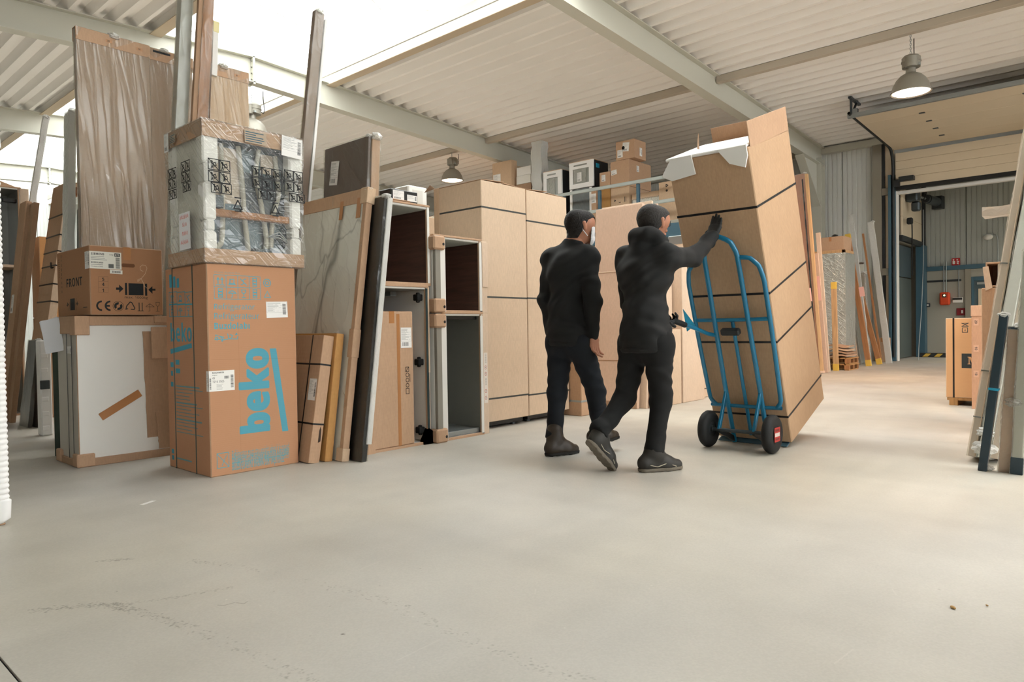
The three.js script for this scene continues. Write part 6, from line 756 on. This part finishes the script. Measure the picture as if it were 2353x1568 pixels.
// ---------- people ----------
// naive surface nets over a distance field
function nets(lo, hi, cell, f) {
  const n = [0, 1, 2].map((k) => Math.max(2, Math.ceil((hi[k] - lo[k]) / cell) + 1)), [nx, ny, nz] = n, F = new Float32Array(nx * ny * nz), at = (i, j, k) => i + nx * (j + ny * k);
  for (let k = 0; k < nz; k++) for (let j = 0; j < ny; j++) for (let i = 0; i < nx; i++) F[at(i, j, k)] = f(lo[0] + i * cell, lo[1] + j * cell, lo[2] + k * cell);
  const id = new Int32Array(nx * ny * nz).fill(-1), P = [], I = [];
  for (let k = 0; k < nz - 1; k++) for (let j = 0; j < ny - 1; j++) for (let i = 0; i < nx - 1; i++) {
    let c = 0, sx = 0, sy = 0, sz = 0; const v = [];
    for (let q = 0; q < 8; q++) v.push(F[at(i + (q & 1), j + ((q >> 1) & 1), k + (q >> 2))]);
    for (let a = 0; a < 8; a++) for (const b of [a ^ 1, a ^ 2, a ^ 4]) if (b > a && (v[a] < 0) !== (v[b] < 0)) { const t = v[a] / (v[a] - v[b]), m = (s) => ((a >> s) & 1) + t * (((b >> s) & 1) - ((a >> s) & 1)); sx += m(0); sy += m(1); sz += m(2); c++; }
    if (c) { id[at(i, j, k)] = P.length / 3; P.push(lo[0] + (i + sx / c) * cell, lo[1] + (j + sy / c) * cell, lo[2] + (k + sz / c) * cell); }
  }
  const quad = (a, b, c, d, flip) => { if (a < 0 || b < 0 || c < 0 || d < 0) return; flip ? I.push(a, c, b, a, d, c) : I.push(a, b, c, a, c, d); };
  for (let k = 1; k < nz - 1; k++) for (let j = 1; j < ny - 1; j++) for (let i = 1; i < nx - 1; i++) {
    const s = F[at(i, j, k)] < 0;
    if (s !== (F[at(i + 1, j, k)] < 0)) quad(id[at(i, j - 1, k - 1)], id[at(i, j, k - 1)], id[at(i, j, k)], id[at(i, j - 1, k)], !s);
    if (s !== (F[at(i, j + 1, k)] < 0)) quad(id[at(i - 1, j, k - 1)], id[at(i, j, k - 1)], id[at(i, j, k)], id[at(i - 1, j, k)], s);
    if (s !== (F[at(i, j, k + 1)] < 0)) quad(id[at(i - 1, j - 1, k)], id[at(i, j - 1, k)], id[at(i, j, k)], id[at(i - 1, j, k)], !s);
  }
  const N = [], e = cell * 0.5; for (let i = 0; i < P.length; i += 3) { const [x, y, z] = [P[i], P[i + 1], P[i + 2]], g = V(f(x + e, y, z) - f(x - e, y, z), f(x, y + e, z) - f(x, y - e, z), f(x, y, z + e) - f(x, y, z - e)).normalize(); N.push(g.x, g.y, g.z); }
  const g = new THREE.BufferGeometry(); g.setAttribute('position', new THREE.Float32BufferAttribute(P, 3)); g.setAttribute('normal', new THREE.Float32BufferAttribute(N, 3)); g.setAttribute('uv', new THREE.Float32BufferAttribute(P.length / 3 * 2 | 0 ? Array.from({ length: P.length / 3 * 2 }, (_, i) => P[(i >> 1) * 3 + (i & 1)]) : [], 2)); g.setIndex(I); return g;
}
const smin = (a, b, k) => { const h = Math.max(k - Math.abs(a - b), 0) / k; return Math.min(a, b) - h * h * k * 0.25; };
const cone = (a, b, ra, rb, sc = 1) => { const dx = b[0] - a[0], dy = b[1] - a[1], dz = b[2] - a[2], L = dx * dx + dy * dy + dz * dz; return (x, y, z) => { const px = x - a[0], py = y - a[1], pz = z - a[2], t = Math.max(0, Math.min(1, (px * dx + py * dy + pz * dz) / L)); return Math.hypot(px - t * dx, py - t * dy, pz - t * dz) - (ra + (rb - ra) * t); }; };
const union = (fs, k) => (x, y, z) => { let d = fs[0](x, y, z); for (let i = 1; i < fs.length; i++) d = smin(d, fs[i](x, y, z), k); return d; };
const bounds = (pts, r) => [[0, 1, 2].map((k) => Math.min(...pts.map((p) => p[k])) - r), [0, 1, 2].map((k) => Math.max(...pts.map((p) => p[k])) + r)];
const A3 = (v) => [v.x, v.y, v.z], add = (a, b, s = 1) => [a[0] + b[0] * s, a[1] + b[1] * s, a[2] + b[2] * s];
// a hand: wrist w, d along the fingers, n out of the back of the hand, thumb toward s * (d x n); curl in radians per joint
function handField(w, d, n, s, curl, fat = 1) {
  const D = V(...d).normalize(), N = V(...n).sub(D.clone().multiplyScalar(D.dot(V(...n)))).normalize(), T = D.clone().cross(N).multiplyScalar(s), W = V(...w), at = (a, b, c) => W.clone().addScaledVector(D, a).addScaledVector(T, b).addScaledVector(N, c), F = [];
  const palm = [-0.032, -0.011, 0.011, 0.031].map((b, i) => cone(A3(at(0.012, b * 0.6, 0)), A3(at([0.080, 0.088, 0.092, 0.086][i], b, 0)), 0.017 * fat, 0.0135 * fat)); F.push(union(palm, 0.015));
  [-0.032, -0.011, 0.011, 0.031].forEach((b, i) => { let p = at([0.080, 0.088, 0.092, 0.086][i], b, 0), dir = D.clone(), len = [[0.030, 0.020, 0.018], [0.040, 0.025, 0.020], [0.044, 0.028, 0.021], [0.039, 0.024, 0.020]][i], seg = []; for (let k = 0; k < 3; k++) { dir.applyAxisAngle(T.clone().normalize(), (s > 0 ? 1 : -1) * curl * (k ? 1.1 : 0.8) * 1); const q = p.clone().addScaledVector(dir, len[k]); seg.push(cone(A3(p), A3(q), (0.0098 - k * 0.001) * fat, (0.0092 - k * 0.0012) * fat)); p = q; } F.push(union(seg, 0.004)); });
  const t0 = at(0.022, 0.026, -0.004), t1 = at(0.055, 0.055, -0.016), t2 = at(0.085, 0.062, -0.032); F.push(union([cone(A3(t0), A3(t1), 0.015 * fat, 0.012 * fat), cone(A3(t1), A3(t2), 0.0115 * fat, 0.0095 * fat)], 0.006));
  const all = (x, y, z) => { let q = F[0](x, y, z); for (let i = 1; i < F.length; i++) q = smin(q, F[i](x, y, z), 0.007); return q; };
  return { f: all, c: A3(at(0.09, 0.01, -0.01)) };
}
function person(label, base, J, S) {
  const p = thing('person', label, 'person', base), j = {}; for (const k in J) j[k] = [J[k][0] - base[0], J[k][1] - base[1], J[k][2] - base[2]];
  const fwd = V(...S.face).normalize(), up = V(0, 1, 0), rt = fwd.clone().cross(up).normalize(), hd = (a, b, c) => A3(V(...j.head).addScaledVector(fwd, a).addScaledVector(up, b).addScaledVector(rt, c));
  // head with jaw, nose, brow, ears
  const head = [cone(hd(-0.025, 0.03, 0), hd(0.02, 0.032, 0), 0.083, 0.078), cone(hd(0.0, -0.02, 0), hd(0.045, -0.075, 0), 0.066, 0.038), cone(hd(0.03, 0.02, 0.02), hd(0.03, 0.02, -0.02), 0.06, 0.06)];
  const headF = union(head, 0.04), face = [cone(hd(0.088, 0.012, 0), hd(0.104, -0.024, 0), 0.009, 0.013), cone(hd(0.085, -0.052, 0.016), hd(0.085, -0.052, -0.016), 0.008, 0.008), cone(hd(0.087, 0.026, 0.03), hd(0.087, 0.026, -0.03), 0.01, 0.01), cone(hd(0.076, -0.09, 0), hd(0.07, -0.092, 0), 0.02, 0.018)], ears = [1, -1].map((s) => cone(hd(-0.008, 0.014, s * 0.086), hd(-0.0, -0.026, s * 0.08), 0.015, 0.010)), neckF = cone(hd(-0.012, -0.05, 0), j.neck, 0.056, 0.064);
  const skinHead = union([union([headF, neckF], 0.03), union(face, 0.01), union(ears, 0.004)], 0.012);
  const torso = union([cone(j.neck, j.chest, 0.07, 0.11), cone(j.chest, j.hip, 0.11, 0.10), cone(j.sL, j.sR, 0.055, 0.055), cone(j.hL, j.hR, 0.075, 0.075)], 0.06);
  const limbs = [[j.sL, j.eL, 0.046, 0.038], [j.eL, j.wL, 0.037, 0.027], [j.sR, j.eR, 0.046, 0.038], [j.eR, j.wR, 0.037, 0.027], [j.hL, j.kL, 0.07, 0.05], [j.kL, j.aL, 0.046, 0.036], [j.hR, j.kR, 0.07, 0.05], [j.kR, j.aR, 0.046, 0.036]].map((q) => cone(...q)), bodyF = union([torso, ...limbs, neckF], 0.03);
  const hands = S.hands.map((h) => handField(j[h.at], h.d, h.n, h.s, h.curl, h.fat || 1));
  const hg = (f, c, r, cell) => nets(add(c, [-r, -r, -r]), add(c, [r, r, r]), cell, f), B = bounds([j.sL, j.sR, j.eL, j.eR, j.wL, j.wR, j.kL, j.kR, j.aL, j.aR, j.neck], 0.12);
  const bits = [nets(B[0], B[1], 0.013, bodyF), hg(skinHead, hd(0, -0.02, 0), 0.155, 0.0042)]; if (!S.gloves) hands.forEach((h) => bits.push(hg(h.f, h.c, 0.125, 0.0034)));
  part(p, 'body', mergeGeometries(bits), S.skin);
  if (S.gloves) S.hands.forEach((h, i) => part(p, 'glove', hg(union([hands[i].f, cone(j[h.at], add(j[h.at], A3(V(...h.d).normalize()), -0.05), 0.034, 0.038)], 0.015), hands[i].c, 0.15, 0.0036), S.gloves));
  for (const s of [1, -1]) part(p, 'eye', new THREE.SphereGeometry(0.011, 12, 8), std({ color: '#2a2320', roughness: 0.2 }), hd(0.079, 0.014, s * 0.031));
  // hair: a cap over crown and back of the head
  const hairF = (x, y, z) => { const q = [x - j.head[0], y - j.head[1], z - j.head[2]], a = q[0] * fwd.x + q[1] * fwd.y + q[2] * fwd.z, b = q[1], w = 0.002 * (hash(Math.floor(x * 260), Math.floor(y * 90), Math.floor(z * 260)) - 0.5); const lb = a < -0.035 ? -0.088 : a < 0.02 ? -0.088 + (a + 0.035) / 0.055 * 0.123 : 0.035 + Math.min(0.02, (a - 0.02) * 0.5); return Math.max(smin(headF(x, y, z), neckF(x, y, z), 0.03) - 0.007 - w, (lb - b) * 0.7); };
  part(p, 'hair', hg(hairF, hd(-0.01, 0.03, 0), 0.125, 0.005), S.hair);
  // jacket
  const wob = (x, y, z) => Math.sin(x * 9.1 + 2.3 * Math.sin(y * 6.7 + z * 4)) + Math.sin(z * 8.3 + 1.9 * Math.sin(x * 7.3 - y * 5)), wr = (x, y, z) => { const q = wob(x, y, z); return 0.0048 * Math.sin(y * 34 + q * 2.2 + x * 14) + 0.003 * Math.sin(y * 61 - q * 3.1 - z * 40) * (0.5 + 0.5 * q); };
  const hip2 = add(j.hip, [0, S.hem, 0]), jt = union([cone(j.neck, j.chest, 0.075, 0.135), cone(j.chest, j.waist, 0.138, 0.128), cone(j.waist, hip2, 0.13, 0.14), cone(j.sL, j.sR, 0.082, 0.082), cone(add(j.chest, A3(rt), -0.06), add(j.chest, A3(rt), 0.06), 0.125, 0.125), cone(add(hip2, A3(rt), -0.05), add(hip2, A3(rt), 0.05), 0.128, 0.128)], 0.07);
  const ja = [[j.sL, j.eL, 0.074, 0.060], [j.eL, add(j.wL, [0, 0, 0]), 0.060, 0.044], [j.sR, j.eR, 0.074, 0.060], [j.eR, j.wR, 0.060, 0.044]].map((q) => cone(...q)), extra = (S.jacketExtra || []).map(([a, b, ra, rb]) => cone(hd(...a), hd(...b), ra, rb)), armF = [union([ja[0], ja[1]], 0.03), union([ja[2], ja[3]], 0.03)];
  const jf0 = union([jt, ...extra], 0.035), hemY = j.hip[1] + S.hem - 0.075, jf = (x, y, z) => { const tt = Math.max(jf0(x, y, z), hemY - y), ar = Math.min(armF[0](x, y, z), armF[1](x, y, z)); return Math.max(smin(tt, ar, 0.045) + wr(x, y, z), -(Math.hypot(x - j.neck[0], y - j.neck[1] - 0.1, z - j.neck[2]) - 0.068)); };
  const JB = bounds([j.sL, j.sR, j.eL, j.eR, j.wL, j.wR, j.neck, hip2, ...(S.jacketExtra ? [j.head] : [])], 0.2); part(p, 'jacket', nets(JB[0], JB[1], 0.011, jf), S.jacket);
  part(p, 'hem_band', nets([JB[0][0], hemY - 0.02, JB[0][2]], [JB[1][0], hemY + 0.05, JB[1][2]], 0.01, (x, y, z) => Math.max(jf0(x, y, z) - 0.006, Math.abs(y - hemY - 0.012) - 0.014)), S.jacket);
  // trousers
  const cut = (a, k) => { const d = V(...k).sub(V(...a)).normalize(); return (x, y, z) => -((x - a[0]) * d.x + (y - a[1]) * d.y + (z - a[2]) * d.z) - 0.005; };
  const leg = (h, k, a) => { const f = union([cone(h, k, 0.098, 0.068), cone(k, a, 0.068, 0.054), cone(add(a, [0, 0.035, 0]), a, 0.057, 0.059)], 0.03), c = cut(a, k); return (x, y, z) => Math.max(f(x, y, z) + 0.7 * wr(x * 1.2, y * 1.4, z), c(x, y, z)); };
  const lL = leg(j.hL, j.kL, j.aL), lR = leg(j.hR, j.kR, j.aR), seat = union([cone(j.hL, j.hR, 0.108, 0.108), cone(add(j.hip, [0, 0.06, 0]), j.hip, 0.12, 0.12)], 0.05), tf = (x, y, z) => smin(smin(lL(x, y, z), lR(x, y, z), 0.03), seat(x, y, z), 0.05), TB = bounds([j.hL, j.hR, j.kL, j.kR, j.aL, j.aR], 0.16); part(p, 'trousers', nets(TB[0], TB[1], 0.011, tf), S.trousers);
  // shoes
  for (const f of S.feet) {
    const rel = (q) => [q[0] - base[0], q[1] - base[1], q[2] - base[2]], h = rel(f.heel), t = rel(f.toe), a = rel(f.ankle), ball = add(h, V(...t).sub(V(...h)).toArray(), 0.68), dir = V(...t).sub(V(...h)).normalize(), side = dir.clone().cross(V(0, 1, 0)).normalize(), nrm = side.clone().cross(dir).normalize();
    const off = (q, n, s = 0) => add(add(q, A3(nrm), n), A3(side), s), under = (x, y, z) => -((x - h[0]) * nrm.x + (y - h[1]) * nrm.y + (z - h[2]) * nrm.z);
    const up = union([cone(off(h, 0.045), off(ball, 0.04), 0.042, 0.044), cone(off(ball, 0.036), off(t, 0.03), 0.046, 0.036), cone(off(h, 0.06), a, 0.042, 0.05), cone(a, add(a, [0, f.top, 0]), 0.05, 0.054), cone(a, off(ball, 0.05), 0.045, 0.036)], 0.03);
    const sb = bounds([h, t, a, add(a, [0, f.top, 0])], 0.1); const shoe = part(p, 'shoe', nets(sb[0], sb[1], 0.007, (x, y, z) => Math.max(up(x, y, z), under(x, y, z) + 0.016)), S.shoe);
    const so = union([cone(off(h, 0.018), off(ball, 0.018), 0.046, 0.050), cone(off(ball, 0.018), off(t, 0.018), 0.050, 0.040)], 0.03); part(shoe, 'sole', nets(sb[0], sb[1], 0.007, (x, y, z) => { const u = -under(x, y, z), l = (x - h[0]) * dir.x + (y - h[1]) * dir.y + (z - h[2]) * dir.z; return Math.max(so(x, y, z), Math.abs(u - 0.012) - 0.012 + (Math.sin(l * 130) > 0.3 ? (u < 0.006 ? 0.004 : 0) : 0)); }), S.sole);
    if (S.laces) for (let i = 0; i < 3; i++) { const q0 = add(a, V(...ball).sub(V(...a)).toArray(), 0.3 + i * 0.2), q = off(q0, 0.055 - i * 0.008); part(shoe, 'lace', tube([off(q, -0.01, 0.034), off(q, 0.008, 0.012), off(q, 0.008, -0.012), off(q, -0.01, -0.034)], 0.0028, 5), S.laces); }
    if (S.laces) part(shoe, 'seam', tube([off(h, 0.05, 0.045), off(add(h, A3(dir), 0.06), 0.035, 0.050), off(add(h, A3(dir), 0.12), 0.05, 0.048), off(ball, 0.045, 0.05), off(add(ball, A3(dir), 0.04), 0.03, 0.05)], 0.0025, 5), S.laces);
  }
  return { p, hd, j };
}
const skin = phys({ color: '#b57d62', roughness: 0.55 }), cloth = (hex, r = 0.75) => phys({ color: hex, roughness: r, sheen: 0.15, sheenRoughness: 0.6, sheenColor: new THREE.Color('#3a4044') });
{
  const J = { head: [4.02, 1.613, -2.919], neck: [4.0, 1.478, -2.968], chest: [3.978, 1.296, -2.985], waist: [3.966, 1.002, -2.99], hip: [3.963, 0.847, -2.99], sL: [3.99, 1.402, -3.145], eL: [3.933, 1.1, -3.165], wL: [3.95, 0.852, -3.12], sR: [3.962, 1.38, -2.82], eR: [3.936, 1.085, -2.76], wR: [3.975, 0.855, -2.785], hL: [3.968, 0.801, -3.065], kL: [3.923, 0.428, -3.072], aL: [3.873, 0.118, -3.062], hR: [3.962, 0.801, -2.905], kR: [4.069, 0.45, -2.84], aR: [4.16, 0.15, -2.87] };
  const { p, hd } = person('man in black jacket and dark jeans walking, white mask strap at his cheek', [3.92, 0, -2.99], J, { face: [0.86, -0.06, 0.5], skin, hair: std({ color: '#15110f', roughness: 0.8 }), jacket: cloth('#0e1112', 0.85), trousers: cloth('#0e151d', 0.9), shoe: phys({ color: '#33291f', roughness: 0.5 }), sole: std({ color: '#1d1b18' }), hem: -0.0, hands: [{ at: 'wL', d: [0.05, -1, 0.05], n: [0.1, 0.1, -1], s: 1, curl: 0.35 }, { at: 'wR', d: [0.1, -1, 0], n: [-0.1, 0.1, 1], s: -1, curl: 0.4 }], feet: [{ heel: [3.815, 0.0, -3.05], toe: [4.0, 0.0, -2.985], ankle: [3.868, 0.12, -3.055], top: 0.06 }, { heel: [4.115, 0.06, -2.895], toe: [4.295, 0.075, -2.835], ankle: [4.16, 0.165, -2.875], top: 0.05 }] });
  part(p, 'face_mask', nets(add(hd(0.05, -0.05, 0), [-0.11, -0.11, -0.11]), add(hd(0.05, -0.05, 0), [0.11, 0.11, 0.11]), 0.005, (() => { const a = cone(hd(0.03, -0.02, 0), hd(0.05, -0.08, 0), 0.078, 0.056), c = hd(0.055, 0, 0), f = V(0.86, -0.06, 0.5).normalize(); return (x, y, z) => Math.max(Math.abs(a(x, y, z)) - 0.003, 0.0 - ((x - c[0]) * f.x + (z - c[2]) * f.z), y - c[1] + 0.0); })()), std({ color: '#e9ebee' }));
  for (const s of [1, -1]) part(p, 'mask_strap', tube([hd(0.055, -0.01, s * 0.066), hd(0.02, 0.015, s * 0.082), hd(-0.02, 0.01, s * 0.088), hd(-0.018, -0.03, s * 0.08), hd(0.03, -0.07, s * 0.06)], 0.003, 5), std({ color: '#eceef0' }));
}
{
  const J = { head: [3.943, 1.556, -2.285], neck: [3.911, 1.422, -2.315], chest: [3.897, 1.234, -2.325], waist: [3.868, 0.969, -2.31], hip: [3.865, 0.831, -2.31], sL: [3.934, 1.345, -2.475], eL: [4.03, 1.07, -2.53], wL: [4.235, 0.93, -2.42], sR: [3.88, 1.325, -2.16], eR: [4.16, 1.345, -2.12], wR: [4.37, 1.488, -2.095], hL: [3.882, 0.789, -2.395], kL: [3.84, 0.44, -2.45], aL: [3.56, 0.235, -2.47], hR: [3.862, 0.79, -2.225], kR: [3.872, 0.45, -2.205], aR: [3.8, 0.125, -2.215] };
  const { p, hd } = person('man in a black hooded jacket and black work trousers pushing the hand truck', [3.8, 0, -2.3], J, { face: [0.93, -0.15, 0.28], skin, hair: std({ color: '#2a2725', roughness: 0.8 }), jacket: cloth('#101213', 0.82), trousers: cloth('#0b0d0e', 0.9), gloves: cloth('#101213', 0.7), shoe: phys({ color: '#2b2925', roughness: 0.6 }), sole: std({ color: '#6f675a' }), laces: std({ color: '#b5ab98' }), hem: -0.02, jacketExtra: [[[-0.1, -0.1, 0.05], [-0.1, -0.1, -0.05], 0.055, 0.055], [[-0.06, -0.105, 0.085], [0.0, -0.12, 0.09], 0.04, 0.035], [[-0.06, -0.105, -0.085], [0.0, -0.12, -0.09], 0.04, 0.035], [[-0.12, -0.16, 0.0], [-0.11, -0.22, 0.0], 0.05, 0.05]], hands: [{ at: 'wL', d: [0.9, -0.1, 0.5], n: [-0.2, 0.9, -0.2], s: 1, curl: 0.75, fat: 1.12 }, { at: 'wR', d: [0.55, 0.8, 0.02], n: [-0.8, 0.5, 0.0], s: -1, curl: 0.12, fat: 1.15 }], feet: [{ heel: [3.745, 0.0, -2.25], toe: [3.93, 0.0, -2.135], ankle: [3.797, 0.115, -2.218], top: 0.02 }, { heel: [3.50, 0.165, -2.485], toe: [3.635, 0.012, -2.44], ankle: [3.575, 0.21, -2.468], top: 0.03 }] });
  part(p, 'glasses', mergeGeometries([...[1, -1].map((s) => tube([hd(-0.01, 0.022, s * 0.086), hd(0.05, 0.022, s * 0.08), hd(0.095, 0.018, s * 0.05)], 0.0025, 5)), ...[1, -1].map((s) => tube([hd(0.098, 0.03, s * 0.05), hd(0.103, 0.03, s * 0.014), hd(0.103, 0.0, s * 0.016), hd(0.098, 0.0, s * 0.048)], 0.0022, 5, 24, true))]), M.rubber);
}
// repeats of one kind share a group
const GROUPS = { storage_carton: 'stored cartons', pendant_lamp: 'bell lamps', wrapped_sheet_pack: 'tall filmed sheet packs', wrapped_worktop: 'leaning worktop planks', wrapped_strip: 'long wrapped strips', flat_carton: 'slim cartons by the fridge carton', cardboard_flat: 'leaning cardboard flats', tall_carton: 'tall plain cartons', long_board: 'long leaning boards', narrow_board: 'narrow leaning boards', slim_sheet: 'slim filmed sheets', pallet: 'stacked pallets', crushed_carton: 'flattened cartons on the pallets', wrapped_board: 'thin boards by the tallest pack', white_parcel: 'white parcels', boxed_appliance: 'boxed appliances on the platform', angle_post: 'leaning cardboard posts', large_carton: 'large cartons at the right edge', dark_worktop: 'dark filmed worktops', kitchen_cabinet: 'open wood-lined cabinets', tall_cabinet: 'tall open cabinets', wrapped_stone: 'cloudy wrapped boards', film_parcel: 'filmed parcels', dry_leaf: 'floor litter', person: 'walking workers' };
for (const o of scene.children) { const b = o.name.replace(/_\d{3}$/, ''); if (o.userData.category && !o.userData.kind && used[b] > 0 && GROUPS[b] && !o.userData.group) o.userData.group = GROUPS[b]; }
scene.traverse((o) => { if (o.isMesh) { o.castShadow = true; o.receiveShadow = true; } });
renderer.render(scene, camera);
